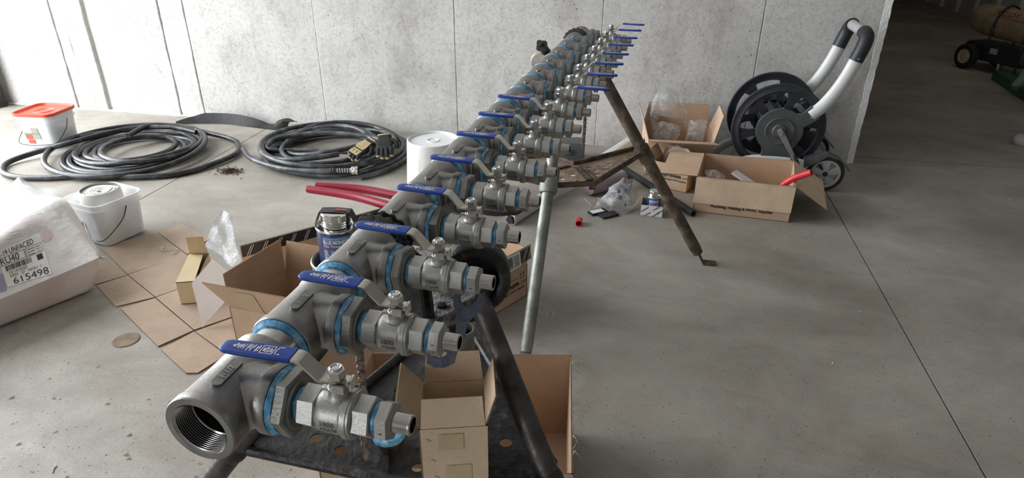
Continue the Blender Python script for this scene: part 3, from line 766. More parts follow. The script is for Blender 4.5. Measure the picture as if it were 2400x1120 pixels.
# ---------------- near stand
N0 = pipe_at(2.5, 0, 0)
st1 = thing('pipe_vise_stand', 'black tripod pipe stand with dark perforated tray under the near end of the manifold', 'pipe stand', N0, group='tripod pipe stands')
LEGS1 = [(V((-.280, 1.005, .80)), V((.187, .623, 0))), (V((-.470, .872, .80)), V((-1.07, .708, 0))), (V((-.392, 1.00, .80)), V((-.43, 1.80, 0)))]
for l in LEGS1: leg(st1, l, .021, M_LEGDK, M_LEGDK, (.495, .0245, .035, M_BLKPAINT))
H1 = vise_head(st1, 2.5, M_BLKPAINT, M_SPECK)
q = [leg_at(l, .5) for l in LEGS1]
TR1 = [(q[1].x-.005, q[1].y+.025), (q[1].x+.03, q[1].y-.005), (q[0].x-.16, q[0].y-.075), (q[0].x-.03, q[0].y-.03), (q[0].x, q[0].y+.03), (q[2].x+.03, q[2].y), (q[2].x-.03, q[2].y), (-.530, 1.02)]
HO1 = [(-.560, .865, .013), (-.500, .845, .013), (-.605, .900, .012), (-.540, .940, .011), (-.455, 1.02, .011), (-.400, 1.12, .011), (-.300, 1.05, .011), (-.30, .80, .012), (-.22, .80, .012), (-.345, .835, .011), (-.20, .93, .012), (-.34, 1.10, .011)]
tray(st1, TR1, .5, M_BLKPAINT, M_BLKPAINT, HO1, [((-.47, 1.03), (-.395, .80), .012), ((-.25, .80), (-.33, 1.10), .012)])
# ring for holding a bender, on the right of the head
bm = bm_new(); c = fl(1113, 645, .80); ax = V((.25, -.95, .18)).normalized()
prof = []
for k in range(13):
    a = 2*math.pi*k/12; prof.append((.026*math.sin(a)*1.1, .052+.011*math.cos(a)))
add_lathe(bm, [(.03, .044), (.034, .050), (.034, .060), (.028, .066), (-.03, .066), (-.036, .058), (-.036, 0), (-.026, 0), (-.026, .048), (.03, .044)], c, ax, 36); rg = obj('bender_ring', bm, M_BLKPAINT, st1, 'black cast ring with chipped paint', smooth=50)
bm = bm_new(); add_box(bm, (c+H1(.05, .08, .77))/2-V((0,0,.03)), (.10, .05, .05), Matrix.Rotation(R(25), 3, 'Z')); obj('ring_lug', bm, M_BLKPAINT, st1, bevel=.008)
# chain over the pipe: from the left jaw up and over to the right jaw
def over_pipe(n, r, a0, a1, k=22):
    c = pipe_at(n); return [c+PB*(r*math.cos(R(a0+(a1-a0)*i/k)))+V((0,0,1))*(r*math.sin(R(a0+(a1-a0)*i/k))) for i in range(k+1)]
arc = over_pipe(2.5, .0458, 205, -28)
run_chain(st1, [H1(-.062, 0, .86)]+arc+[H1(.060, 0, .88)], PD, mat('dark_chain', (.07, .065, .058), .6, .5, var=.3))
tail = [fl(838, 800, .80), fl(843, 838, .745), fl(850, 900, .68), fl(853, 960, .62), fl(852, 1020, .56), fl(856, 1055, .525), fl(866, 1082, .512)]
run_chain(st1, tail, (.5, -.85, .2), M_CHAIN)
# tool cup standing off the head on an arm
cup = V((-.622, 1.175, 0)); bm = bm_new()
add_lathe(bm, [(.640, 0), (.640, .060), (.715, .066), (.722, .068), (.725, .065), (.722, .061), (.715, .0595), (.6915, .057), (.6915, 0)], (cup.x, cup.y, 0), (0,0,1), 36)
obj('tool_cup', bm, M_GALV, st1, 'pale round cup')
bm = bm_new(); add_tube(bm, [V((cup.x+.05, cup.y-.04, .675)), H1(-.12, .10, .765)], .014, 10); obj('cup_arm', bm, M_BLKPAINT, st1)

# ---------------- far stand
F0 = pipe_at(14.5, 0, 0)
st2 = thing('pipe_vise_stand', 'rusty brown tripod pipe stand with dusty perforated tray under the far end of the manifold', 'pipe stand', F0, group='tripod pipe stands')
LEGS2 = [(V((-.178, 2.677, .80)), V((.318, 2.69, 0))), (V((-.318, 2.49, .80)), V((-.322, 1.79, 0))), (V((-.375, 2.77, .80)), V((-.80, 3.20, 0)))]
leg(st2, LEGS2[0], .025, M_RUST, M_RUST); leg(st2, LEGS2[1], .0215, M_GALV, M_GALV, (.515, .034, .10, M_GALV)); leg(st2, LEGS2[2], .022, M_RUST, M_RUST)
H2 = vise_head(st2, 14.5, M_RUST, M_RUST)
bm = bm_new(); p0 = leg_at(LEGS2[1], .80); add_tube(bm, [p0, H2(-.02, -.06, .78)], .024, 12); obj('leg_socket', bm, M_RUST, st2)
bm = bm_new(); p0 = leg_at(LEGS2[0], .80); add_tube(bm, [p0+V((.03,0,-.02)), H2(.05, .0, .80)], .026, 12); obj('leg_socket', bm, M_RUST, st2)
TZ = .49
f2_ = lambda x, y: tuple(fl(x, y, TZ).xy)
TR2 = [f2_(*p) for p in ((1300, 437), (1392, 432), (1503, 363), (1486, 350), (1400, 372), (1345, 385), (1285, 364), (1225, 372), (1238, 424))]
HO2 = [(*f2_(*p), r) for p, r in (((1382, 394), .011), ((1405, 389), .011), ((1397, 400), .013), ((1418, 391), .011), ((1429, 385), .011), ((1437, 390), .011), ((1418, 400), .012), ((1402, 410), .012), ((1343, 410), .011), ((1331, 398), .009), ((1318, 419), .010), ((1356, 424), .010), ((1450, 380), .011), ((1462, 373), .010))]
t2 = tray(st2, TR2, TZ, M_RUSTTRAY, M_RUST, HO2, [(f2_(1352, 394), f2_(1382, 424), .03), (f2_(1362, 391), f2_(1396, 424), .018), (f2_(1305, 397), f2_(1335, 390), .014)])
bm = bm_new(); p = fl(1389, 435, TZ-.01); add_cyl(bm, p+V((-.012, 0, 0)), p+V((.012, 0, 0)), .016, seg=14); obj('rim_hinge', bm, M_RUST, t2)
bm = bm_new(); p = fl(1500, 362, TZ); add_lathe(bm, [(-.035, .025), (-.035, .032), (.035, .032), (.035, .025)], leg_at(LEGS2[0], .49), LEGS2[0][1]-LEGS2[0][0], 20); obj('leg_clamp', bm, M_RUST, st2)
arc = over_pipe(14.5, .0458, 205, -28); run_chain(st2, [H2(-.062, 0, .86)]+arc+[H2(.060, 0, .88)], PD, MATS['dark_chain'])
hx, hy = fl(1366, 330, .52).xy
run_chain(st2, [V((hx-.004, hy, .80)), V((hx, hy, .7)), V((hx+.004, hy, .6)), V((hx+.002, hy, .475))], (.3, -.95, 0), M_CHAIN)
# pale casting with screw and black tee handle at the left of the far head
bm = bm_new(); c = fl(1268, 143, .86)
add_loft(bm, [[c+V((x*.9, -.03, z*.9)) for x, z in rrect(.075, .07, .032, 5)], [c+V((x, .0, z)) for x, z in rrect(.082, .078, .036, 5)], [c+V((x*.9, .05, z*.9)) for x, z in rrect(.075, .07, .032, 5)]])
add_tube(bm, [c+V((.03, .0, -.03)), H2(-.05, 0, .80)], .025, 12); obj('side_casting', bm, mat('pale_casting', (.50, .47, .42), .5, .3, var=.25, vscale=30), st2, 'pale worn casting', smooth=60)
bm = bm_new(); a, b = fl(1264, 100, .95), fl(1288, 130, .87); d = (b-a).normalized()
add_tube(bm, [a, a+d*.018], .011, 12); add_tube(bm, [a+d*.018, a+d*.03], .0085, 12); add_box(bm, a+d*.045, (.034, .034, .03), Matrix((frame(d)[0], frame(d)[1], d)).transposed()); add_tube(bm, [a+d*.055, b+d*.02], .017, 14)
obj('feed_screw', bm, M_BLKPLA, st2, 'black screw handle', smooth=35)

# ================================================================== CARTONS
def slab4(bm, q, th, n=None):
    """sheet of board: quad q extruded by th; sides get the edge material slot"""
    q = [V(p) for p in q]; n = (q[1]-q[0]).cross(q[3]-q[0]).normalized() if n is None else V(n)
    f1, f2, sd = add_prism(bm, q, n, th)
    for s in sd: s.material_index = 1
def board(name, q, parent, m=None, th=.004, label=None, n=None):
    bm = bm_new(); slab4(bm, q, th, n); return sub(obj(name, bm, [m or M_CARD, M_EDGE], parent, label, smooth=0))
def carton(name, label, base, z0_, h, flaps, m=None, mf=None, th=.004, zc=None):
    """base: FL, FR, BR, BL (x, y) seen from the camera; flaps: side -> (length, outward angle in degrees, trim at each end)"""
    B = [V((p[0], p[1], z0_)) for p in base]; c = sum(B, V((0,0,0)))/4
    t = thing(name, label, 'box', (c.x, c.y, z0_)); P = {}
    up_ = V((0,0,h))
    board('bottom_panel', [B[0], B[1], B[2], B[3]], t, m, th, n=(0,0,1))
    for s, (i, j) in {'front': (0, 1), 'right': (1, 2), 'back': (2, 3), 'left': (3, 0)}.items():
        a, b = B[i], B[j]; e = (b-a).normalized(); out = V((e.y, -e.x, 0))
        if out.dot(a-c) < 0: out = -out
        P[s] = board('side_panel', [a, b, b+up_, a+up_], t, m, th, n=-out)
        if s in flaps:
            ln, ang, trim = flaps[s][:3]; d = V((0,0,1))*math.cos(R(ang))+out*math.sin(R(ang))
            ha, hb = a+up_+V((0,0,.0012))+e*.004, b+up_+V((0,0,.0012))-e*.004
            tl, tr = (trim if isinstance(trim, tuple) else (trim, trim))
            nn = (d.cross(e)).normalized()
            if nn.dot(-out) < 0: nn = -nn
            if ang > 60 and nn.z > 0: nn = -nn
            P[s+'_flap'] = board('flap', [ha, hb, hb+d*ln-e*tr, ha+d*ln+e*tl], t, flaps[s][3] if len(flaps[s]) > 3 else (mf or m), th, n=nn)
            P[s+'_frame'] = (ha, hb, d, e, -nn)
        P[s+'_face'] = (a, b, e, out)
    return t, P
def face_text(parent, o, x, y, items, name='lettering', m=None, lift=.0012):
    bm = bm_new(); fn = planar(o, x, y, lift)
    for (s, u, v, size, al, bold) in items: add_text(bm, s, (lambda a, b, u=u, v=v: fn(a+u, b+v)), size, al, bold)
    return decal(name, bm, m or M_INK, parent)
def house_logo(parent, a, b, h, k=1.0, u0_=.5, v0_=.5):
    """printed shop mark on the outer face running from a to b"""
    w = (b-a).length; e = (b-a).normalized(); o = a+e*(w*u0_)+V((0,0,h*v0_))
    bm = bm_new(); fn = planar(o, e, (0,0,1), .0014)
    add_text(bm, 'SupplyHouse', lambda u, v: fn(u-.026*k, v), .038*k, 'C', bold=.0012*k); add_text(bm, '.com', lambda u, v: fn(u+.082*k, v), .026*k, 'L')
    add_text(bm, 'Plumbing, Heating & HVAC Supplies', lambda u, v: fn(u, v-.026*k), .0155*k, 'C', bold=.0005*k)
    add_text(bm, 'Real People, Real Service', lambda u, v: fn(u, v+.035*k), .013*k, 'C')
    add_rect(bm, lambda u, v: fn(u, v), -.105*k, -.0085*k, .105*k, -.0075*k)
    # roof mark over the name
    for s in (-1, 1): line2(bm, [(-.118*k, .034*k), (-.103*k, .047*k), (-.088*k, .034*k)], .005*k, fn)
    return decal('lettering', bm, M_INK, parent)
def up_arrows(bm, fn, s):
    for dx in (-.5, .5):
        add_rect(bm, fn, (dx-.07)*s, 0, (dx+.07)*s, 1.0*s)
        bm.faces.new([bm.verts.new(fn(*p)) for p in ((dx*s-.28*s, .8*s), (dx*s+.28*s, .8*s), (dx*s, 1.3*s))])
    add_rect(bm, fn, -.9*s, -.3*s, .9*s, -.18*s)
def tape_strip(parent, o, x, y, L_, w, dashes=True):
    fn = planar(o, x, y, .0016); bm = bm_new(); add_rect(bm, fn, 0, -w/2, L_, w/2); t = decal('tape', bm, M_TAPE, parent, 'black printed tape')
    if dashes:
        fn = planar(o, x, y, .0022); n = max(2, int(L_/.05))
        for k in range(n):
            for q in (0, .008):
                bm = bm_new(); line2(bm, [(L_*(k+.3)/n+q, -w*.42), (L_*(k+.3)/n+.022+q, w*.42)], .0022, fn); decal('tape_dash', bm, M_WHITE, parent)
def barcode(bm, fn, u0_, v0_, w, h, seed=1):
    rng = random.Random(seed); u = u0_
    while u < u0_+w:
        b = rng.choice((.4, .8, 1.2, 1.6))*w/90*1.6; 
        if u+b > u0_+w: break
        add_rect(bm, fn, u, v0_, u+b, v0_+h); u += b+rng.choice((.5, .9, 1.3))*w/90*1.5

# large open carton below the near tray
zc = .29
big, bp_ = carton('cardboard_box', 'large open cardboard box on the floor below the black tray of the near stand', [fl(745, 1090, zc).xy, fl(1343, 1112, zc).xy, fl(1340, 832, zc).xy, fl(872, 826, zc).xy], 0, zc, {'left': (.13, 40, .02)}, m=M_CARD)
# split, frayed corner tape on its right rim
a, b, e, out = bp_['right_face']
bm = bm_new(); rng = random.Random(4)
for k in range(26):
    p = a+e*rng.uniform(.05, (b-a).length)+V((0,0,zc+.002)); q = p+V((rng.uniform(.0, .03), rng.uniform(-.02, .02), rng.uniform(-.03, .01))); add_tube(bm, [p, (p+q)/2+V((0,0,.006)), q], .0006, 4)
obj('frayed_fibres', bm, M_STRING, big, 'torn paper fibres', kind='stuff')
# the open box left of the pipe
bA, pA = carton('cardboard_box', 'open cardboard box with raised flaps, left of the pipe beside the sealant can', [(-1.292, 1.625), (-.945, 1.595), (-.905, 1.865), (-1.238, 1.900)], .009, .213, {'front': (.115, 22, (-.05, .05)), 'left': (.122, 0, 0), 'back': (.125, -4, .03)}, m=M_CARD, mf=M_CARD)
ha, hb, d, e, n = pA['front_frame']; bm = bm_new(); fn = planar(ha+d*.0, e, d, .0018 if e.cross(d).dot(n) > 0 else -.0018); add_rect(bm, fn, .07, -.09, .135, .10); decal('packing_tape', bm, M_CTAPE, bA, 'glossy packing tape')
# flattened carton with printed black tape standing behind it
fc0, fc1 = fl(563, 577, .30), fl(935, 478, .30); e = (fc1-fc0).normalized(); nb = V((e.y, -e.x, 0))
if nb.y > 0: nb = -nb
fk = thing('cardboard_sheet', 'upright cardboard panel edged with black printed tape behind the open box', 'cardboard', ((fc0.x+fc1.x)/2, (fc0.y+fc1.y)/2, 0))
qa = [V((fc0.x, fc0.y, .30)), V((fc1.x, fc1.y, .30))]; lean = nb*.03
pb = board('panel', [V((fc0.x, fc0.y, .012))+lean, V((fc1.x, fc1.y, .012))+lean, qa[1], qa[0]], fk, M_CARD, .006, n=-nb)
tape_strip(fk, V((fc0.x, fc0.y, .277))+nb*.003, e, (0,0,1), (fc1-fc0).length, .045)
board('stiffener', [V((fc0.x, fc0.y, .012))+lean-nb*.05, V((fc1.x, fc1.y, .012))+lean-nb*.05, V((fc1.x, fc1.y, .29))-nb*.01, V((fc0.x, fc0.y, .29))-nb*.01], fk, M_CARD, .005, n=-nb)
# box at the right of the near stand
Rr = V((-.399, 2.257)); fd = V((-.5, -.866)); bd = V((-.866, .5))
bC, pC = carton('cardboard_box', 'open cardboard box with a barcode label on its flap just behind the near stand', [Rr+fd*.34, Rr, Rr+bd*.26, Rr+fd*.34+bd*.26], 0, .147, {'front': (.072, -7, (0, -.035)), 'right': (.065, 8, (.0, .02)), 'back': (.06, 25, .02)})
a, b, e, out = pC['front_face']
if e.cross(V((0,0,1))).dot(out) < 0: a, b, e = b, a, -e
house_logo(bC, a+out*.0005, b+out*.0005, .147, .86, .66, .50)
bm = bm_new(); fn = planar(b-e*.035+V((0,0,.105))+out*.001, e, (0,0,1), .0012); up_arrows(bm, fn, .016); decal('up_arrows', bm, M_INK, bC)
ha, hb, d, e2, n = pC['front_frame']
if e2.dot(e) < 0: ha, hb, e2 = hb, ha, -e2
lf = planar(hb-e2*.20+d*.004, e2, d, .0018 if e2.cross(d).dot(out) > 0 else -.0018)
bm = bm_new(); add_rect(bm, lf, 0, 0, .165, .066); lb = decal('shipping_label', bm, M_LABEL, bC, 'white shipping label')
lf2 = planar(hb-e2*.20+d*.004, e2, d, .0026 if e2.cross(d).dot(out) > 0 else -.0026); bm = bm_new()
barcode(bm, lambda u, v: lf2(v, u), .008, .075, .05, .045, 5)
for k in range(6): add_rect(bm, lf2, .012, .008+k*.009, .05+(k % 3)*.006, .0115+k*.009)
for k in range(4): add_rect(bm, lf2, .128+k*.008, .008, .131+k*.008, .056)
decal('label_print', bm, M_INK, bC)
tape_strip(bC, hb-e2*.033+d*.04, e2, d, .06, .05, True)
# small open box on the near tray
bS, pS = carton('cardboard_box', 'small tan open box with staples standing on the near tray', [fl(980, 1008, .648).xy, fl(1143, 998, .648).xy, fl(1143, 998, .648).xy+V((-.033, .118)), fl(980, 1008, .648).xy+V((-.033, .118))], .5160, .1320, {'front': (.050, -22, .003), 'left': (.058, 38, (.0, .0)), 'right': (.060, 16, (.0, .012)), 'back': (.062, 4, .006)}, m=M_CARDV, th=.003)
a, b, e, out = pS['front_face']
for v, u in ((.112, .012), (.067, .018), (.028, .022)):
    bm = bm_new(); p = a+e*u+V((0,0,v))+out*.001; add_tube(bm, [p, p+e*.008+V((0,0,-.006))], .0006, 5); obj('staple', bm, M_CHROME, bS, 'bright wire staples')
fn = planar(a+out*.0, e, (0,0,1), .0012)
for q_ in ((.032, .085, .074, .120), (.042, .010, .086, .050)):
    bm = bm_new(); add_rect(bm, fn, *q_); decal('paper_tape', bm, M_CARDY, bS, 'yellowish paper tape')

# boxes by the wall, right
bL, pL = carton('cardboard_box', 'wide open box with a red pipe end, in front of the hose reel', [(.291, 3.250), (.757, 3.214), (.815, 3.600), (.345, 3.620)], 0, .195, {'left': (.185, 93, .004), 'right': (.19, 122, (.0, -.02), M_CARDV)})
a, b, e, out = pL['front_face']
if e.x < 0: a, b, e = b, a, -e
face_text(bL, a+e*.235+V((0,0,.045)), e, (0,0,1), [('Plumbing, Heating & HVAC Supplies', 0, -.008, .0205, 'C', .0006)])
bm = bm_new(); fn = planar(a+out*.0005, e, (0,0,1), .0035); add_rect(bm, fn, -.003, .052, .47, .192, 20, 1); decal('front_flap', bm, M_CARDV, bL, 'front flap folded down over the face')
bM, pM = carton('cardboard_box', 'small printed cardboard box tucked at the left end of the wide box', [(.075, 3.565), (.262, 3.492), (.312, 3.608), (.122, 3.690)], 0, .150, {'back': (.055, 10, (.06, .01)), 'left': (.07, 30, .01)})
a, b, e, out = pM['front_face']
if e.x < 0: a, b, e = b, a, -e
house_logo(bM, a+out*.0005, b+out*.0005, .150, .80, .52, .52)
bT, pT = carton('cardboard_box', 'taller open box full of clear plastic bags against the concrete wall', [(.035, 3.735), (.405, 3.755), (.395, 4.085), (-.005, 4.075)], 0, .215, {'front': (.12, 78, (.0, -.02)), 'left': (.13, 18, .02), 'right': (.15, 14, (.03, .06)), 'back': (.13, -3, .02)})
ha, hb, d, e2, n = pT['front_frame']; 
a, b, e, out = pT['front_face']
if e.x < 0: a, b, e = b, a, -e
bm = bm_new(); fn = planar(b-e*.045+V((0,0,.06))+out*.0005, e, (0,0,1), .0012); up_arrows(bm, fn, .02); decal('up_arrows', bm, M_INK, bT)
a, b, e, out = pT['left_face']
bm = bm_new(); fn = planar(a+out*.0005, e if e.cross(V((0,0,1))).dot(out) > 0 else -e, (0,0,1), .0012)
add_rect(bm, lambda u, v: (a+b)/2+out*.0016+e*u+V((0,0,v)), -.03, .09, .03, .16); decal('printed_panel', bm, M_INK, bT)
add = None

# ================================================================== THINGS ON AND AROUND THE STANDS
def cyl_fn(c, r, a0, z0_):
    return lambda u, v: V((c[0]+r*math.cos(a0+u/r), c[1]+r*math.sin(a0+u/r), z0_+v))
def sealant_can(name, label, loc, r, h, facing, tilt=None, seal=True, navy=True):
    t = thing(name, label, 'can', loc); x, y, z = loc
    bm = bm_new(); add_lathe(bm, [(0, 0), (0, r*.98), (.002, r), (h-.002, r), (h, r*.98)], (x, y, z), (0,0,1), 40); body = obj('body', bm, M_NAVY, t, 'navy printed can body')
    bm = bm_new(); add_lathe(bm, [(h-.003, r*1.0), (h-.002, r*1.045), (h+.001, r*1.05), (h+.003, r*1.03), (h+.002, r*.97), (h-.002, r*.95), (h, r*.74), (h, r*.70)], (x, y, z), (0,0,1), 40); obj('rim', bm, M_TIN, t, 'bright tin rim')
    bm = bm_new(); rc = r*.69; prof = [(h, rc*.97)]
    for k in range(3): prof += [(h+.003+k*.005, rc*1.0), (h+.0055+k*.005, rc*.95)]
    prof += [(h+.017, rc*1.04), (h+.030, rc*1.04), (h+.033, rc*.99), (h+.0325, rc*.85), (h+.0335, 0)]
    add_lathe(bm, prof, (x, y, z), (0,0,1), 40); obj('screw_cap', bm, M_TIN, t, 'ridged tin screw cap', smooth=25)
    if navy:
        lw = r*1.5
        f = lambda lift: (lambda u, v: V((x+(r+lift)*math.cos(facing+u/r), y+(r+lift)*math.sin(facing+u/r), z+v)))
        bm = bm_new(); add_rect(bm, f(.0005), -lw*.5, h*.45, lw*.5, h*.93, 14, 1); decal('blue_field', bm, M_LBLUE, t, 'lighter blue label field')
        bm = bm_new(); add_rect(bm, f(.0008), -lw*.5, h*.655, lw*.5, h*.685, 14, 1); decal('red_band', bm, M_REDBAND, t)
        bm = bm_new(); add_rect(bm, f(.0008), -lw*.5, h*.36, lw*.5, h*.375, 14, 1); decal('red_band', bm, M_REDBAND, t)
        bm = bm_new()
        add_text(bm, 'BLUE MONSTER', lambda u, v: f(.001)(u, v+h*.775), .0115, 'C', bold=.0006, width=lw*.92)
        add_text(bm, 'Pipe Thread Sealant', lambda u, v: f(.001)(u, v+h*.705), .0085, 'C', bold=.0002, width=lw*.88)
        rng = random.Random(3)
        for c4 in range(4):
            for k in range(9):
                u = -lw*.47+c4*lw*.245; add_rect(bm, f(.001), u, h*(.62-.025*k), u+lw*rng.uniform(.10, .2), h*(.632-.025*k))
        for k in range(9): add_rect(bm, f(.001), -lw*.28, h*(.325-.028*k), lw*rng.uniform(.3, .5), h*(.340-.028*k))
        for v in (.885, .865): add_rect(bm, f(.001), -lw*.46, h*v, lw*.46, h*(v+.008), 10, 1)
        decal('label_print', bm, M_WHITE, t)
        bm = bm_new(); q = [(-.40, .27), (-.33, .35), (-.26, .27), (-.33, .17)]
        bm.faces.new([bm.verts.new(f(.001)(u*lw, v*h)) for u, v in q]); decal('hazard_diamond', bm, M_WHITE, t)
    if seal:
        bm = bm_new(); rt_ = rc*1.05; d = V((math.cos(facing+R(75)), math.sin(facing+R(75)), 0)); s = V((-d.y, d.x, 0))*.013; c = V((x, y, z))
        path = [c-d*(r*1.02)+V((0,0,h+.004)), c-d*rt_+V((0,0,h+.0335)), c+V((0,0,h+.0350)), c+d*rt_+V((0,0,h+.0335)), c+d*(r*1.02)+V((0,0,h+.004)), c+d*(r*1.06)+V((0,0,h*.55))]
        pr = None
        for p in path:
            row = [bm.verts.new(p-s), bm.verts.new(p+s)]
            if pr: bm.faces.new((pr[0], pr[1], row[1], row[0]))
            pr = row
        obj('seal_strip', bm, M_TAPE, t, 'black paper seal strip', smooth=0)
        bm = bm_new(); fn = planar(c+V((0,0,h+.0352)), d, V((-d.y, d.x, 0)), .0008)
        add_text(bm, 'SEAL', lambda u, v: fn(u+rc*.45, v-.0045), .0125, 'C', bold=.0006); decal('seal_print', bm, M_REDPRINT, t)
    return t
face = math.atan2(-1.175, .622)
sealant_can('sealant_can', 'navy tin of thread sealant with silver screw cap in the cup by the pipe', (cup.x-.002, cup.y, .6925), .0445, .112, face-R(6))

# open-ended wrench propped against the near stand
wp = fl(1085, 770, .800); wn_ = V((.10, -.86, .50)).normalized(); bm = bm_new()
OUT = [(1062, 697), (1066, 720), (1074, 738), (1071, 760), (1068, 790), (1052, 818), (1047, 832), (1030, 838), (1016, 834), (1010, 824), (1002, 830), (1003, 850), (1020, 860), (1045, 860), (1066, 850), (1070, 832), (1076, 812), (1090, 790), (1097, 757), (1112, 741), (1128, 728), (1136, 705), (1138, 684), (1124, 688), (1118, 703), (1104, 718), (1090, 717), (1081, 706), (1078, 690), (1070, 688)]
P_ = [onplane(x, y, wp, wn_) for x, y in OUT]
add_prism(bm, P_, wn_, .009); wr_ = obj('open_end_wrench', bm, M_WRENCH, base=True, bevel=.002); tag(wr_, 'blue-grey double open-ended wrench hanging below the second valve above the small box', 'wrench')

# thread-seal tape roll lying on the near tray
tr_ = thing('tape_roll', 'small roll of white tape smeared with blue sealant on the near tray', 'tape', (-.413, .873, .5115)); bm = bm_new(); c = (-.413, .873, .5115)
add_lathe(bm, [(0, .013), (0, .026), (.003, .0275), (.022, .0275), (.025, .026), (.025, .013), (.0, .013)], c, (0,0,1), 32); obj('spool', bm, M_SHINE, tr_, 'wrapped silvery spool')
bm = bm_new(); rng = random.Random(6); rr = []
for t_, r_ in ((.014, .0275), (.016, .0300), (.024, .0305), (.028, .0285), (.028, .020), (.024, .018)):
    rr.append([V(c)+V(((r_+rng.uniform(-.0008, .0008))*math.cos(2*math.pi*k/30), (r_+rng.uniform(-.0008, .0008))*math.sin(2*math.pi*k/30), t_)) for k in range(30)])
add_loft(bm, rr, False, False); obj('sealant_smear', bm, M_SEAL, tr_, 'blue sealant')
bm = bm_new(); add_tube(bm, spline([(-.400, .905, .537), (-.405, .925, .550), (-.402, .945, .562), (-.412, .952, .567), (-.420, .948, .560)], 6), .0012, 6); obj('loose_tail', bm, M_WHITE, tr_, 'loose white tape end')
# pipe coupling standing in the large box
pc = V((-.335, 1.105, .0)); bm = bm_new(); add_lathe(bm, [(.5075, .024), (.5075, .028), (.625, .028), (.626, .0285), (.625, .0245), (.5075, .024)], (pc.x, pc.y, 0), (0,0,1), 28)
pc_ = obj('pipe_offcut', bm, M_GALV, base=True); tag(pc_, 'short grey pipe offcut standing upright on the near tray behind the wrench', 'pipe')

# red-handled cutters lying across the boxes
cz = .335
ct = thing('bolt_cutter', 'long bolt cutter with two red dipped handles lying across the boxes behind the pipe', 'bolt cutter', (-.95, 2.42, .315))
j = fl(1150, 492, cz)
for (a, b, c_) in (((722, 443), (830, 460), (945, 490)), ((742, 435), (845, 443), (945, 462))):
    pts = [fl(*a, cz), fl(*b, cz), fl(*c_, cz)]; e = (pts[2]-pts[1]).normalized(); pts.append(pts[2]+(j-pts[2])*.35)
    sp_ = spline(pts, 8); n = len(sp_); bm = bm_new()
    add_tube(bm, [sp_[0]-(sp_[1]-sp_[0])*.15]+sp_, [.008]+[.0165+.002*math.sin(i/n*3) for i in range(n)], 14); obj('handle', bm, M_REDGRIP, ct, 'red dipped handle', smooth=60)
    bm = bm_new(); add_tube(bm, [sp_[-1]-(sp_[-1]-sp_[-2]).normalized()*.01, (sp_[-1]+j)/2+V((0, .004, 0)), j], [.0125, .014, .013], 10); obj('arm', bm, M_BLKPAINT, ct)
bm = bm_new(); e = (j-fl(945, 475, cz)).normalized(); s = V((-e.y, e.x, 0))
add_prism(bm, [j-e*.03+s*.03-V((0,0,.01)), j+e*.03+s*.034-V((0,0,.01)), j+e*.11+s*.006-V((0,0,.01)), j+e*.11-s*.006-V((0,0,.01)), j+e*.03-s*.034-V((0,0,.01)), j-e*.03-s*.03-V((0,0,.01))], (0,0,1), .022); obj('jaw', bm, M_BLKPAINT, ct, 'dark steel jaws', bevel=.003)
add_b = None

# ================================================================== LEFT SIDE OF THE FLOOR
# flattened carton on the floor: creased panels
fs_ = thing('cardboard_sheet', 'flattened brown carton with creased panels lying on the floor beside the wrapped insulation', 'cardboard', fl(364, 700))
PN = [((236, 581), (367, 546), (438, 599), (300, 645)), ((369, 545), (428, 527), (490, 561), (440, 598)), ((196, 634), (242, 604), (299, 646), (224, 669)),
      ((300, 647), (363, 699), (272, 720), (226, 671)), ((301, 646), (439, 600), (502, 650), (365, 699)), ((364, 701), (454, 778), (371, 814), (284, 727)),
      ((366, 700), (502, 652), (590, 730), (456, 777)), ((455, 779), (530, 836), (464, 876), (437, 877), (378, 822)), ((457, 778), (590, 732), (650, 790), (535, 834))]
hz = [.0035, .003, .0035, .004, .0055, .006, .007, .005, .004]
for pn, h_ in zip(PN, hz):
    bm = bm_new(); q = [fl(x, y, .0) for x, y in pn]; k = len(q)
    c = sum(q, V((0,0,0)))/k; A = [bm.verts.new(p) for p in q]; B = [bm.verts.new(V((p.x, p.y, h_+(.002 if i % 2 else 0)))) for i, p in enumerate(q)]; m_ = bm.verts.new(V((c.x, c.y, h_+.003)))
    for i in range(k):
        bm.faces.new((B[i], B[(i+1) % k], m_)); f = bm.faces.new((A[i], A[(i+1) % k], B[(i+1) % k], B[i])); f.material_index = 1
    bm.faces.new(A[::-1])
    obj('panel', bm, [M_CARDF, M_EDGE], fs_, smooth=0)
bm = bm_new(); add_tube(bm, spline([fl(373, 585, .013), fl(383, 577, .013), fl(380, 586, .013), fl(414, 582, .013), fl(402, 594, .013)], 5), .0022, 6); o = obj('string_scrap', bm, M_STRING, base=True); tag(o, 'short pale twisted string scrap lying on the flattened carton', 'string')

# wrapped bale of insulation
ST_ = [  # stations from the far end to the near end: bottom front, seam, ridge, top back, bottom back
    [(-2.20, 1.96, .0), (-2.14, 2.00, .14), (-2.44, 2.20, .27), (-2.72, 2.22, .25), (-2.78, 2.12, .0)],
    [(-2.138, 1.90, .0), (-2.082, 1.94, .145), (-2.40, 2.12, .292), (-2.76, 2.16, .27), (-2.82, 2.08, .0)],
    [(-2.205, 1.76, .0), (-2.142, 1.77, .142), (-2.345, 1.93, .295), (-2.77, 1.98, .285), (-2.85, 1.95, .0)],
    [(-2.28, 1.60, .0), (-2.205, 1.59, .142), (-2.30, 1.72, .295), (-2.78, 1.75, .29), (-2.88, 1.75, .0)],
    [(-2.37, 1.38, .0), (-2.31, 1.36, .14), (-2.39, 1.48, .29), (-2.82, 1.52, .29), (-2.92, 1.50, .0)],
    [(-2.46, 1.18, .0), (-2.42, 1.17, .13), (-2.50, 1.25, .24), (-2.84, 1.30, .24), (-2.94, 1.30, .0)]]
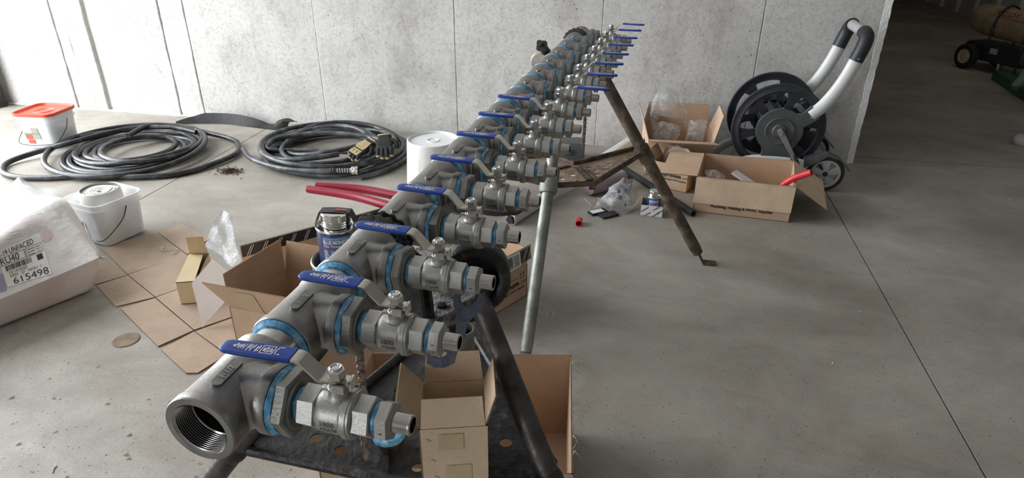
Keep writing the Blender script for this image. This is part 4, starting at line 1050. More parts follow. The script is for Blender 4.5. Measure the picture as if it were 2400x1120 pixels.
def subdiv_loop(st, nu, nv):
    rows = []
    for i in range(len(st)-1):
        for a in range(nu):
            t = a/nu; row = []
            cur = [V(p)*(1-t)+V(q)*t for p, q in zip(st[i], st[i+1])]
            for k in range(len(cur)):
                p, q = cur[k], cur[(k+1) % len(cur)]
                for b in range(nv): row.append(p+(q-p)*(b/nv))
            rows.append(row)
    cur = [V(p) for p in st[-1]]; rows.append([cur[k]+(cur[(k+1) % 5]-cur[k])*(b/nv) for k in range(5) for b in range(nv)])
    return rows
rows = subdiv_loop(ST_, 8, 10); nR = len(rows); nC = len(rows[0])
for _ in range(2):
    new = [[rows[i][j]*.5+(rows[i][(j-1) % nC]+rows[i][(j+1) % nC]+rows[max(i-1,0)][j]+rows[min(i+1,nR-1)][j])*.125 for j in range(nC)] for i in range(nR)]
    rows = new
for i in range(nR):
    for j in range(nC):
        p = rows[i][j]; nz = noise.noise(p*7)*.010+noise.noise(p*19)*.005+noise.noise(V((p.x*30, p.y*9, p.z*30)))*.003
        seam = .012*math.exp(-((p.z-.145)/.012)**2) if (p.x > -2.45) else 0
        d = V((.75, -.35, .5)).normalized(); p = p+d*(nz+seam); p.z = max(p.z, .001); rows[i][j] = p
bale = thing('insulation_bale', 'bale of insulation in white plastic wrap with a printed label at the left edge', 'insulation', (-2.5, 1.7, 0))
bm = bm_new(); add_loft(bm, rows); bw = obj('wrap', bm, M_BAG, bale, smooth=70)
bmt = bm_new(); bmt.from_mesh(bw.data); BV = BVHTree.FromBMesh(bmt); off = V(bale['_w'])
def drape(px, py, lift=.0015):
    d = ray(px, py); hit = BV.ray_cast(CAMP-off, d.normalized())
    return (hit[0]+off) - d.normalized()*lift if hit[0] is not None else fl(px, py, .2)
C4 = [V((-8, 672-58)), V((92, 545)), V((121, 641)), V((18, 673))]     # label corners in the photo: top-left, top-right, bottom-right, bottom-left
C4[0] = V((-9, 590))
def lab(u, v, lift=.0015):
    a = C4[3]*(1-u)+C4[2]*u; b = C4[0]*(1-u)+C4[1]*u; p = a*(1-v)+b*v; return drape(p.x, p.y, lift)
bm = bm_new(); add_rect(bm, lab, 0, 0, 1, 1, 16, 14); obj('label', bm, M_LABEL, bale, 'white product label', smooth=60)
bm = bm_new(); lb2 = lambda u, v: lab(u, v, .0028)
def ltext(s, u0_, v0_, hgt, width): 
    vs_, fs2 = text_polys(s, 1.0); x0 = min(p[0] for p in vs_); x1 = max(p[0] for p in vs_)
    bv = [bm.verts.new(lb2(u0_+(x-x0)/(x1-x0)*width, v0_+y*hgt)) for x, y in vs_]
    for f in fs2:
        try: bm.faces.new([bv[i] for i in f])
        except ValueError: pass
ltext('R-19 UNFACED', .00, .815, .19, .82); ltext('RU40', .02, .60, .24, .42); ltext('12/13/2023', .13, .315, .10, .40); ltext('DM2   D   NOU  1', .13, .225, .09, .70); ltext('615498', .16, .03, .23, .80)
for (u0_, v0_, u1_, v1_) in ((-.0, .775, .58, .785), (-.0, .575, .58, .585), (.575, .575, .585, .785), (.60, .775, .97, .783), (.60, .565, .97, .573), (.60, .565, .607, .783), (.963, .565, .97, .783), (.80, .405, .93, .535)):
    add_rect(bm, lb2, u0_, v0_, u1_, v1_, 6, 1)
for k in range(3): add_rect(bm, lb2, .63, .59+k*.065, .80, .605+k*.065, 3, 1); add_rect(bm, lb2, .83, .60+k*.06, .94, .612+k*.06, 3, 1)
rng = random.Random(8); u = .08
while u < .66:
    w = rng.choice((.006, .010, .016, .022)); add_rect(bm, lb2, u, .41, u+w, .545, 1, 2); u += w+rng.choice((.006, .010, .014))
obj('label_print', bm, M_INK, bale, smooth=0)
def blot(pts, m, name):
    bm = bm_new(); c = sum((V(p) for p in pts), V((0,0)))/len(pts); cv = bm.verts.new(drape(c.x, c.y, .001)); vv = [bm.verts.new(drape(x, y, .001)) for x, y in pts]
    for i in range(len(vv)): bm.faces.new((cv, vv[i], vv[(i+1) % len(vv)]))
    obj(name, bm, m, bale, smooth=60)
blot([(97, 542), (106, 537), (118, 538), (124, 550), (116, 564), (106, 568)], mat('faded_pink_print', (.66, .50, .49), .55), 'print_patch'); blot([(130, 487), (140, 484), (146, 496), (142, 512), (134, 506)], mat('fainter_pink_print', (.64, .56, .55), .55), 'print_patch')
blot([(0, 640), (6, 642), (14, 668), (16, 680), (2, 686), (-6, 660)], mat('faded_blue_print', (.34, .33, .47), .55), 'print_patch')
bm = bm_new(); rng = random.Random(14)
for (x, y, w) in ((18, 546, 30), (22, 553, 26), (20, 560, 34), (85, 502, 14), (30, 520, 8)):
    for k in range(int(w/2.6)):
        q = [(x+k*2.6, y-k*.75), (x+k*2.6+rng.uniform(.8, 2), y-k*.75-.4), (x+k*2.6+1.6, y-k*.75+rng.uniform(1.5, 3)), (x+k*2.6+.2, y-k*.75+2.2)]
        bm.faces.new([bm.verts.new(drape(a, b, .0012)) for a, b in q])
obj('faint_print', bm, mat('faint_grey_print', (.40, .38, .40), .6), bale, smooth=0, kind='stuff')
bm = bm_new(); p = fl(236, 603, .14); rng = random.Random(3)
for k in range(7): q = p+V((rng.uniform(0, .02), rng.uniform(-.01, .015), rng.uniform(-.03, .01))); add_tube(bm, [p+V((-.03, -.01, 0)), p+V((rng.uniform(-.004, .004), 0, rng.uniform(-.006, .006))), q], [.006, .004, .0015], 6)
obj('gathered_end', bm, M_BAG, bale, smooth=60)

# square tubs
def square_tub(name, label, c, w, h, rot, lid=None, z0_=0.0):
    t = thing(name, label, 'bucket', (c[0], c[1], 0)); rm = Matrix.Rotation(rot, 3, 'Z'); t.location.z = z0_
    def ring(wd, r, z): return [V((c[0], c[1], z))+rm @ V((x, y, 0)) for x, y in rrect(wd, wd, r, 6)]
    bm = bm_new(); add_loft(bm, [ring(w*.80, .03, .0), ring(w*.82, .035, .004), ring(w*.92, .045, h*.80), ring(w*.92, .045, h*.801), ring(w*.985, .05, h*.80+.002), ring(w*.985, .05, h*.86), ring(w*.93, .047, h*.861), ring(w*.94, .047, h*.965), ring(w*1.0, .05, h*.97), ring(w*1.0, .05, h), ring(w*.95, .047, h), ring(w*.93, .046, h*.97), ring(w*.80, .035, .006)], True, True)
    obj('body', bm, M_TRANSL, t, 'milky translucent plastic', smooth=40)
    # wire bail, hanging on the side that faces right-front
    a = V((c[0], c[1], h*.78))+rm @ V((w*.46, w*.10, 0)); b = V((c[0], c[1], h*.80))+rm @ V((-w*.46, -w*.10, 0))
    f_ = rm @ V((w*.20, -w*.52, 0)); f2_b = rm @ V((-w*.20, -w*.53, 0))
    bm = bm_new(); add_tube(bm, spline([a, a+rm @ V((.010, -.045, -h*.26)), V((c[0], c[1], h*.24))+rm @ V((w*.49, -w*.47, 0)), V((c[0], c[1], h*.17))+f_, V((c[0], c[1], h*.15))+f2_b, V((c[0], c[1], h*.22))+rm @ V((-w*.50, -w*.48, 0)), b+rm @ V((-.010, -.045, -h*.3)), b], 8), .0022, 6); obj('wire_bail', bm, M_BLKPAINT, t, 'bent wire handle', smooth=60)
    if lid:
        bm = bm_new(); add_loft(bm, [ring(w*1.0, .05, h+.001), ring(w*1.05, .055, h+.001), ring(w*1.05, .055, h+.018), ring(w*.99, .05, h+.019), ring(w*.955, .045, h+.006), ring(w*.9, .04, h+.004)], False, True); l = sub(obj('lid', bm, lid, t, 'red snap-on lid', smooth=40))
        for rr in (.060, .045):
            bm = bm_new(); add_lathe(bm, [(h+.004, rr), (h+.0065, rr-.002), (h+.004, rr-.005)], (c[0], c[1], 0), (0,0,1), 32); obj('lid_ring', bm, lid, l)
    return t, rm
tA, rmA = square_tub('plastic_tub', 'square milky tub with a red lid by the left wall', (-3.785, 3.46), .262, .215, R(6), M_REDLID)
def tub_label(t, rm, c, w, h, u0_, v0_, items):
    s0, s1 = .81*w/2, .92*w/2
    for (a, b, a2, b2, m, nm) in items:
        bm = bm_new(); fn = lambda u, v: V((c[0], c[1], 0))+rm @ V((u0_+u, -(s0+(s1-s0)*(v0_+v)/(h*.8))-.003, v0_+v)); add_rect(bm, fn, a, b, a2, b2, 4, 1); decal(nm, bm, m, t)
tub_label(tA, rmA, (-3.785, 3.46), .262, .215, -.085, .035, [(0, .072, .055, .105, M_LABEL, 'label_white'), (.055, .072, .10, .105, M_KHAKI, 'label_picture'), (0, .062, .105, .072, M_TEAL, 'label_band'), (.005, .030, .055, .062, M_REDPRINT, 'label_red'), (.055, .030, .105, .062, M_KHAKI, 'label_picture'), (.012, .0, .055, .026, M_REDPRINT, 'label_red')])
tB, rmB = square_tub('plastic_tub', 'square open milky tub holding a white roll beside the insulation bale', (-2.425, 2.375), .252, .205, R(-14), z0_=.0085)
tub_label(tB, rmB, (-2.425, 2.375), .252, .205, -.060, .02, [(0, .0, .055, .085, M_LABEL, 'label_white'), (.012, .058, .045, .075, M_REDPRINT, 'label_red'), (.012, .072, .045, .083, M_INK, 'label_dark')])
# contents of the red-lidded tub show as a dark shape inside
bm = bm_new(); add_loft(bm, [[V((-3.785, 3.46, z))+rmA @ V((x*k, y*k, .006*math.sin(x*70+y*40) if z > .05 else 0)) for x, y in rrect(.195, .195, .03, 6)] for z, k in ((.008, 1), (.07, 1.03), (.085, .98))]); o = obj('tub_contents', bm, M_GREYPLA, base=True); tag(o, 'dark grey contents inside the red-lidded tub', 'hardware')
# roll in the open tub
rl = thing('foam_roll', 'white coiled roll standing up in the open square tub', 'roll', (-2.432, 2.373, .0155)); bm = bm_new(); c = (-2.432, 2.373, .006)
add_lathe(bm, [(.010, .060), (.010, .085), (.20, .089), (.226, .087), (.234, .083), (.236, .078)], c, (0,0,1), 44); obj('outer_wrap', bm, M_ROLL, rl)
bm = bm_new(); pr = None; n = 200
for k in range(n):
    a = 2*math.pi*6*k/n; r_ = .012+.068*k/n; z_ = .226+.008*(1-abs(k/n-.5)*2)+.002*math.sin(a*3)
    row = [bm.verts.new((c[0]+rr*math.cos(a), c[1]+rr*math.sin(a), z)) for rr, z in ((r_-.004, .19), (r_-.004, z_), (r_+.0045, z_+.002), (r_+.0045, .19))]
    if pr:
        for i in range(3): bm.faces.new((pr[i], pr[i+1], row[i+1], row[i]))
    pr = row
obj('spiral', bm, M_ROLL, rl, smooth=45)

# tall narrow tan box with a raised flap
bt, pt_ = carton('cardboard_box', 'narrow yellowish box with a torn end flap standing on the flattened carton', [(-1.712, 1.888), (-1.640, 1.915), (-1.735, 2.135), (-1.807, 2.105)], .0105, .096, {'back': (.085, -8, .002)}, m=M_CARDY, th=.003)
B_ = [V((-1.712, 1.888, .108)), V((-1.640, 1.915, .108)), V((-1.735, 2.135, .108)), V((-1.807, 2.105, .108))]
board('top_panel', [B_[0], B_[1]*.9+B_[0]*.1, B_[2]*.85+B_[3]*.15-V((.0, .02, 0)), B_[3]], bt, M_CARDY, .003, n=(0,0,1))
# white card leaning on the open box
pA_, pB_, pC_ = fl(475, 767, .012), fl(537, 636, .23), fl(498, 607, .26); wn2 = (pB_-pA_).cross(pC_-pA_).normalized()
wpts = [pA_, onplane(449, 663, pA_, wn2), pC_, pB_, onplane(528, 707, pA_, wn2)]
n_ = (wpts[2]-wpts[0]).cross(wpts[4]-wpts[0]).normalized(); n_ = n_ if n_.y < 0 else -n_
bm = bm_new(); A = [bm.verts.new(p) for p in wpts]; B = [bm.verts.new(p-n_*.003) for p in wpts]
for f in ((0, 1, 2), (0, 2, 3), (0, 3, 4)): bm.faces.new([A[i] for i in f]); bm.faces.new([B[i] for i in f[::-1]])
for i in range(5): bm.faces.new((A[i], A[(i+1) % 5], B[(i+1) % 5], B[i]))
o = obj('card_panel', bm, M_WHITECARD, smooth=0, base=True); tag(o, 'pale pinkish-white card panel leaning on the left side of the open box', 'cardboard')

# ---- plastic bags and film
def crumple(name, label, cat, grid, m, thick=0, seed=0, amp=.012, top=True, parent=None, freq=14):
    """crumpled film: a smooth control grid, subdivided and folded by noise"""
    bm = bm_new(); nu, nv = len(grid), len(grid[0]); S = 7; rows = []
    cols = [spline(r, S) for r in grid]; k = len(cols[0])
    full = [spline([cols[i][j] for i in range(nu)], S) for j in range(k)]
    rng = V((seed*3.1, seed*1.7, seed*.9)); vv = []
    for j in range(k):
        row = []
        for p in full[j]:
            q = p*freq+rng; f = abs(noise.noise(q))*2-.5
            d = V((noise.noise(q+V((9, 0, 0))), noise.noise(q+V((0, 9, 0))), noise.noise(q+V((0, 0, 9)))))
            pp = p+d*amp*(1+f)+V((0,0,1))*amp*f*.5; pp.z = max(pp.z, .003); row.append(bm.verts.new(pp))
        vv.append(row)
    for a, b in zip(vv, vv[1:]):
        for i in range(len(a)-1): bm.faces.new((a[i], a[i+1], b[i+1], b[i]))
    o = obj(name, bm, m, parent, smooth=30 if not parent else 30, base=parent is None)
    if parent is None: tag(o, label, cat)
    else: o['label'] = label
    return o
g = lambda *pts: [fl(x, y, z) for x, y, z in pts]
crumple('plastic_bag', 'clear plastic bag sticking up beside the narrow yellowish box', 'plastic bag', [g((512, 497, .40), (492, 540, .33), (480, 578, .26)), g((522, 492, .38), (512, 545, .33), (520, 600, .25)), g((535, 500, .40), (532, 550, .32), (538, 628, .245)), g((546, 505, .39), (552, 570, .31), (566, 612, .26))], M_FILM2, seed=2, amp=.009, freq=11)
crumple('plastic_sheet', 'clear plastic sheet behind the insulation bale at the left edge', 'plastic sheet', [g((-30, 445, .06), (-30, 470, .10), (-30, 500, .16)), g((20, 434, .10), (15, 452, .13), (10, 470, .2)), g((46, 418, .14), (50, 446, .15), (50, 462, .22)), g((90, 437, .05), (95, 450, .12), (100, 464, .22)), g((128, 446, .02), (135, 455, .12), (140, 466, .24))], M_FILM2, seed=5, amp=.012)

# ================================================================== HOSES ALONG THE WALL
def coil(c, rx, ry, ang, n, seed, zmax=.09, jr=.09, loose=0, r=.0165, phase=0.0, start=None, end=None):
    rng = random.Random(seed); pts = []; K = 44; th0 = phase
    offs = [(rng.uniform(-1, 1), rng.uniform(-1, 1), rng.uniform(1-jr*2.2, 1+jr*.5), rng.uniform(0, 6.28)) for _ in range(n+2)]
    for k in range(n*K+1):
        lo = k/K; i = int(lo); f = lo-i; f = f*f*(3-2*f)
        a = [x*(1-f)+y*f for x, y in zip(offs[i], offs[i+1])]
        th = th0+2*math.pi*lo; s = a[2]
        x = rx*s*math.cos(th)+a[0]*jr*rx*.5; y = ry*s*math.sin(th)+a[1]*jr*ry*.5
        z = r+zmax*(lo/n)*(.35+.65*(.5+.5*math.sin(th*1.0+a[3]+lo)))
        pts.append(V((c[0]+x*math.cos(ang)-y*math.sin(ang), c[1]+x*math.sin(ang)+y*math.cos(ang), z)))
    return pts
h1 = coil((-3.10, 3.37), .50, .46, R(-30), 8, 12, .060, .26, phase=R(200))
loop1 = spline([fl(555, 332, .03), fl(559, 352, .02), fl(530, 372, .02), fl(430, 405, .017), fl(330, 414, .02), fl(200, 413, .02), fl(110, 417, .017), fl(40, 415, .017), fl(5, 402, .017), fl(20, 380, .02), fl(90, 355, .04), fl(180, 330, .08), fl(300, 302, .09), fl(400, 298, .09), fl(460, 310, .07)], 14)
loop1b = spline([fl(300, 318, .09), fl(345, 296, .10), fl(400, 295, .08), fl(470, 308, .05), fl(530, 322, .03), fl(555, 332, .03)], 12)
hs1 = thing('hose', 'coiled black rubber hose on the floor nearest the red-lidded tub', 'hose', (-3.1, 3.38, 0), group='coiled black hoses')
bm = bm_new(); add_tube(bm, h1, .0165, 9); obj('hose_run', bm, M_HOSE, hs1, smooth=60)
bm = bm_new(); add_tube(bm, loop1b[:-1]+loop1, .0165, 9); obj('hose_run', bm, M_HOSE, hs1, 'loose outer loop of the hose', smooth=60)
h2 = coil((-1.935, 3.665), .505, .50, R(15), 11, 29, .095, .26, phase=R(-60))
hs2 = thing('hose', 'coiled black hose with a silver coupling and work gloves on it', 'hose', (-1.945, 3.665, 0), group='coiled black hoses')
bm = bm_new(); add_tube(bm, h2, .0155, 9); obj('hose_run', bm, M_HOSE2, hs2, smooth=60)
inner = spline([fl(845, 358, .06), fl(740, 353, .05), fl(640, 352, .06), fl(628, 340, .075), fl(660, 322, .09), fl(760, 312, .10), fl(850, 318, .10), fl(900, 330, .09)], 12)
bm = bm_new(); add_tube(bm, inner, .015, 9); obj('hose_run', bm, M_HOSE2, hs2, smooth=60)
lead = spline([fl(570, 350, .04), fl(590, 372, .05), fl(650, 392, .05), fl(720, 400, .055), fl(790, 400, .06)], 10)
bm = bm_new(); add_tube(bm, lead, .0155, 9); obj('hose_run', bm, M_HOSE2, hs2, 'hose end lying on the coil', smooth=60)
p, q = lead[-1], lead[-1]+(lead[-1]-lead[-3]).normalized()*.12; d = (q-p).normalized()
bm = bm_new(); K = 90; x_, y_, a_ = frame(d)
add_tube(bm, [p-d*.035+d*(.125*k/K)+(x_*math.cos(k*.6)+y_*math.sin(k*.6))*.0205 for k in range(K)], .0022, 5); obj('bend_spring', bm, M_BLKPAINT, hs2, 'spring guard')
bm = bm_new(); add_tube(bm, [p, q-d*.04], .014, 10); add_lathe(bm, [(0, .012), (0, .022), (.004, .0235), (.016, .0235), (.018, .020), (.021, .020), (.023, .0245), (.035, .0245), (.037, .023), (.037, .017), (.012, .016)], q-d*.035, d, 20); obj('coupling', bm, M_CHROME, hs2, 'silver hose coupling')
# flat black rubber strip
pth = spline([V((-3.27, 3.99, .012)), V((-3.13, 4.05, .03)), V((-2.98, 4.085, .045)), V((-2.83, 4.09, .04)), V((-2.68, 4.085, .02)), V((-2.56, 4.075, .012)), V((-2.45, 4.06, .012))], 8)
bm = bm_new(); pr = None; n = len(pth)
for i, p in enumerate(pth):
    t_ = i/(n-1); tl = R(70 if t_ < .45 else max(8, 70-(t_-.45)*210)); w = .038*(.25+.75*min(1, t_*4.5)); tx = (pth[min(i+1, n-1)]-pth[max(i-1, 0)]).normalized(); sdir = V((-tx.y, tx.x, 0))
    u = sdir*math.cos(tl)+V((0,0,1))*math.sin(tl); nn = tx.cross(u).normalized()*.0025; cc = V((p.x, p.y, max(.004+w*math.sin(tl), .006)))
    row = [bm.verts.new(cc+u*w+nn), bm.verts.new(cc+u*w-nn), bm.verts.new(cc-u*w-nn), bm.verts.new(cc-u*w+nn)]
    if pr:
        for k in range(4): bm.faces.new((pr[k], pr[(k+1) % 4], row[(k+1) % 4], row[k]))
    else: bm.faces.new(row)
    pr = row
bm.faces.new(pr[::-1]); o = obj('rubber_strip', bm, M_RUBBER, base=True, smooth=30); tag(o, 'flat black rubber strip lying along the foot of the wall between the hose coils', 'strip')
crumple('cloth_rag', 'dark olive rag bunched against the wall behind the second hose coil', 'rag', [g((636, 300, .02), (650, 284, .09), (668, 277, .10)), g((648, 302, .02), (662, 284, .11), (682, 280, .08)), g((665, 303, .02), (680, 288, .09), (700, 287, .04))], mat('olive_cloth', (.045, .045, .035), .9, bump=.4), seed=3, amp=.01)

# gloves
def glove(name, label, origin, yaw, roll_, palm_up):
    t = thing(name, label, 'glove', origin, world=False); t.rotation_euler = (R(roll_[0]), R(roll_[1]), yaw)
    bm = bm_new()
    add_loft(bm, [[V((x, y+dy, z)) for x, z in rrect(w, h, h*.45, 4)] for y, w, h, dy in [(-y0, w0, h0, 0) for y0, w0, h0 in ((.10, .080, .030), (.075, .078, .030), (.05, .088, .032), (.02, .098, .034), (-.012, .094, .030), (-.02, .085, .024))]])
    for x, ln, cv in ((-.036, .058, .018), (-.012, .070, .024), (.012, .066, .022), (.034, .050, .016)):
        add_tube(bm, spline([V((x, -.005, 0)), V((x*1.08, ln*.5, .004)), V((x*1.12, ln*.85, -cv*.4)), V((x*1.12, ln, -cv))], 4), [.0125]*11+[.0115, .008], 10)
    add_tube(bm, spline([V((-.035, -.06, 0)), V((-.066, -.035, -.004)), V((-.074, .0, -.012))], 5), [.016]*4+[.0145]*5+[.012, .008], 10)
    bw_ = obj('glove_body', bm, M_GLOVE, t, smooth=50)
    for x, ln, cv in ((-.036, .058, .018), (-.012, .070, .024), (.012, .066, .022), (.034, .050, .016)):
        bm = bm_new(); add_lathe(bm, [(-.012, .0128), (.004, .0132), (.011, .0105), (.014, 0)], V((x*1.12, ln*.93, -cv*.75)), V((x*.05, .8, -.45)), 10); obj('fingertip', bm, M_GLOVET, t, 'tan leather fingertip')
    bm = bm_new(); add_loft(bm, [[V((x, y, z)) for x, z in rrect(w, .036, .015, 4)] for y, w in ((-.103, .084), (-.092, .086))]); obj('cuff', bm, M_GLOVET, t, 'tan cuff binding')
    s = -1 if palm_up else 1
    if palm_up:
        bm = bm_new(); add_prism(bm, [V((-.03, -.07, .0165)), V((.03, -.07, .0165)), V((.040, -.02, .0178)), V((.036, .0, .0165)), V((-.036, .0, .0165)), V((-.040, -.02, .0178))], (0,0,1), .003); obj('palm_patch', bm, M_GLOVET, t, 'tan leather palm')
        bm = bm_new(); add_box(bm, (.0, .028, .0125), (.075, .04, .006)); obj('knuckle_patch', bm, M_GLOVET, t, bevel=.002)
    else:
        bm = bm_new()
        for k, y in enumerate((-.03, -.012)): add_tube(bm, [V((-.045, y, .0178)), V((.045, y-.004, .0178))], .0012, 5)
        obj('stitching', bm, mat('grey_stitch', (.06, .06, .06), .9), t)
    return t
glove('work_glove', 'black work glove with tan fingertips, back up, on the hose coil', fl(901, 346, .150), R(196), (-24, 6), False)
glove('work_glove', 'tan-palmed work glove lying palm up beside the black one on the hose coil', fl(843, 352, .125), R(150), (-20, -10), True)

# white bucket upside down
bk = thing('bucket', 'white plastic bucket standing upside down between the hose coil and the pipe', 'bucket', (-1.03, 3.035, 0)); c = (-1.03, 3.035, 0)
bm = bm_new(); add_lathe(bm, [(0, .150), (.0, .155), (.02, .156), (.021, .149), (.05, .149), (.052, .153), (.056, .153), (.058, .148), (.360, .130), (.366, .129), (.369, .125), (.366, .121), (.357, .1185), (.357, .034), (.361, .031), (.361, .028), (.358, .026), (.358, 0)], c, (0,0,1), 64); obj('body', bm, M_BUCKET, bk, smooth=35)
bm = bm_new(); fb = math.atan2(-3.035, 1.03)-R(50); rz = lambda v: .150-(v/.36)*.020
fn = lambda u, v: V((c[0]+(rz(v)+.001)*math.cos(fb+u/.14), c[1]+(rz(v)+.001)*math.sin(fb+u/.14), v))
for k in range(20): add_rect(bm, fn, .045-(.03 if k % 5 == 0 else .014 if k % 2 else .02), .165+k*.0068, .045, .1656+k*.0068, 3, 1)
add_rect(bm, fn, .0450, .10, .0460, .30)
for k in range(28):
    a, b = 2*math.pi*k/28, 2*math.pi*(k+1)/28; line2(bm, [(.012+.026*math.cos(a), .125+.034*math.sin(a)), (.012+.026*math.cos(b), .125+.034*math.sin(b))], .0012, fn)
line2(bm, [(-.006, .15), (.032, .10)], .0012, fn)
for k in range(5): add_rect(bm, fn, .004+k*.004, .118+.004*(k % 3), .006+k*.004, .134-.004*(k % 2))
decal('printed_scale', bm, mat('pale_grey_print', (.45, .46, .47), .6), bk, 'faint moulded measuring marks')

# ================================================================== BETWEEN THE FAR STAND AND THE BOXES
# white square tube with a black threaded end
a, b = V((-.600, 2.895, .027)), V((-.062, 4.13, .075)); d = (b-a).normalized(); x_, y_, _ = frame(d)
sd = thing('plastic_channel', 'long white plastic channel lying on the floor under the far stand', 'channel', (a.x, a.y, 0))
def sq(p, w, t_=0): return [p+y_*x+x_*z for x, z in rrect(w, w, .009, 3)]
bm = bm_new(); add_loft(bm, [sq(a, .042), sq(a, .052), sq(b, .052), sq(b, .042), sq(a+d*.005, .042)], False, False); obj('tube', bm, M_WPAINT, sd, smooth=35)
bm = bm_new(); add_tube(bm, [a-d*.012, a+d*.05], .0195, 16); obj('plug', bm, M_BLKPLA, sd, 'black end plug')
bm = bm_new(); prof = [(0, 0), (0, .008)]
for k in range(14): prof += [(.004+k*.005, .011), (.0065+k*.005, .0085)]
prof += [(.075, .0085), (.075, 0)]; o_ = a+d*.015+V((.02, -.012, .035)); add_lathe(bm, prof, o_, d, 14); obj('threaded_end', bm, M_BLKPLA, sd, 'black threaded stub', smooth=20)
# dark grey case by the wall
gc = thing('tool_case', 'small dark grey plastic case on the floor behind the far stand', 'case', (-.44, 3.92, 0)); rmz = Matrix.Rotation(R(8), 3, 'Z')
rg_ = lambda w, dp, z, r=.02: [V((-.44, 3.92, z))+rmz @ V((x, y, 0)) for x, y in rrect(w, dp, r, 2)]
bm = bm_new(); add_loft(bm, [rg_(.17, .13, 0), rg_(.185, .145, .03), rg_(.185, .145, .095), rg_(.165, .125, .115)]); obj('shell', bm, M_GREYPLA, gc, bevel=.002)
bm = bm_new(); add_box(bm, (-.431, 3.845, .06), (.05, .012, .035), rmz); obj('latch', bm, M_BLKPLA, gc, bevel=.003)
# mauve wrapped roll
mv = thing('wrapped_roll', 'mauve plastic-wrapped roll on the floor under the edge of the far tray', 'roll', (-.19, 3.42, 0))
a, b = V((-.262, 3.345, .052)), V((-.085, 3.51, .052)); d = (b-a).normalized(); n = 16; bm = bm_new(); rng = random.Random(4); x_, y_, _ = frame(d); rr = []
for k in range(n+1):
    r_ = .05*(1 if 1 < k < n-1 else .93); rr.append([a+(b-a)*(k/n)+(x_*math.cos(2*math.pi*i/24)+y_*math.sin(2*math.pi*i/24))*(r_+.003*noise.noise(V((i*.8, k*.5, 0)))) for i in range(24)])
add_loft(bm, rr); obj('roll_body', bm, M_MAUVE, mv, smooth=50)
crumple('wrap_end', 'clear twisted end of the wrapping', 'x', [[a-d*.03+V((0,0,-.045)), a-d*.045, a-d*.03+V((0,0,.045))], [a+V((-.03, .02, -.04)), a-d*.02+V((-.03, .02, 0)), a+V((-.02, .02, .045))]], M_FILM3, seed=8, amp=.008, parent=mv)
crumple('plastic_bag', 'black plastic bag scrap beside the mauve roll', 'plastic bag', [g((1466, 428, .03), (1469, 418, .06), (1472, 408, .08)), g((1471, 436, .01), (1475, 424, .05), (1479, 412, .07)), g((1478, 438, .01), (1482, 428, .03), (1485, 418, .05))], M_TAPE, seed=12, amp=.006)
# crumpled clear bag with dark printed marks
cb = crumple('plastic_bag', 'crumpled clear plastic bag with dark printed marks in front of the mauve roll', 'plastic bag',
    [g((1390, 485, .004), (1400, 473, .03), (1412, 462, .05), (1424, 450, .06), (1436, 440, .07)), g((1412, 488, .004), (1422, 470, .06), (1432, 448, .09), (1440, 432, .10), (1450, 425, .11)), g((1436, 491, .004), (1445, 472, .07), (1452, 445, .10), (1458, 426, .12), (1466, 416, .125)), g((1462, 490, .004), (1470, 470, .06), (1474, 448, .09), (1478, 430, .10), (1482, 420, .105)), g((1488, 478, .004), (1490, 462, .03), (1492, 450, .04), (1492, 438, .06), (1492, 428, .07))], M_FILM3, seed=21, amp=.016, freq=20)
cb['_w'] = tuple(cb.location)
for (x, y, s) in ((1451, 448, 6), (1455, 463, 6), (1467, 446, 5), (1466, 480, 4)):
    bm = bm_new()
    P_ = [fl(x+s*.8*math.cos(k*math.pi/3+.5), y+s*math.sin(k*math.pi/3+.5), .118 if y < 470 else .07) for k in range(6)]
    add_prism(bm, P_, (0, 0, 1), .0006); obj('printed_mark', bm, M_NAVY, cb, 'dark printed hexagon', smooth=0)
crumple('paper_sheet', 'tan paper sheet half under the crumpled clear bag', 'paper', [g((1462, 502, .004), (1475, 492, .006), (1488, 482, .012)), g((1476, 492, .012), (1488, 482, .022), (1500, 470, .035)), g((1488, 478, .02), (1498, 468, .035), (1507, 455, .055))], M_TAN, seed=31, amp=.003)
# hanging-tag shaped black accessories
for k, ((x, y), rz, lab_, wt) in enumerate([((1401, 499), 38, 'small black tag with a white printed face beside the crumpled bag', True), ((1426, 506), 40, 'small plain black tag beside the white-faced one', False)]):
    p = fl(x, y); t = thing('luggage_tag', lab_, 'tag', (p.x, p.y, 0), group='black tags on the floor'); rm_ = Matrix.Rotation(R(rz), 3, 'Z')
    bm = bm_new(); add_box(bm, (p.x, p.y, .006), (.095, .048, .012), rm_); obj('tag_body', bm, M_BLKPLA, t, bevel=.003)
    if wt:
        bm = bm_new(); add_box(bm, p+rm_ @ V((-.006, 0, .0125)), (.07, .036, .001), rm_); obj('printed_face', bm, M_LABEL, t, 'white printed face')
        bm = bm_new(); e = rm_ @ V((-.05, .02, .01)); add_tube(bm, [p+e, fl(1385, 480, .02), fl(1368, 463, .01)], .0016, 5); obj('lead', bm, M_STRING, t, 'pale cord')
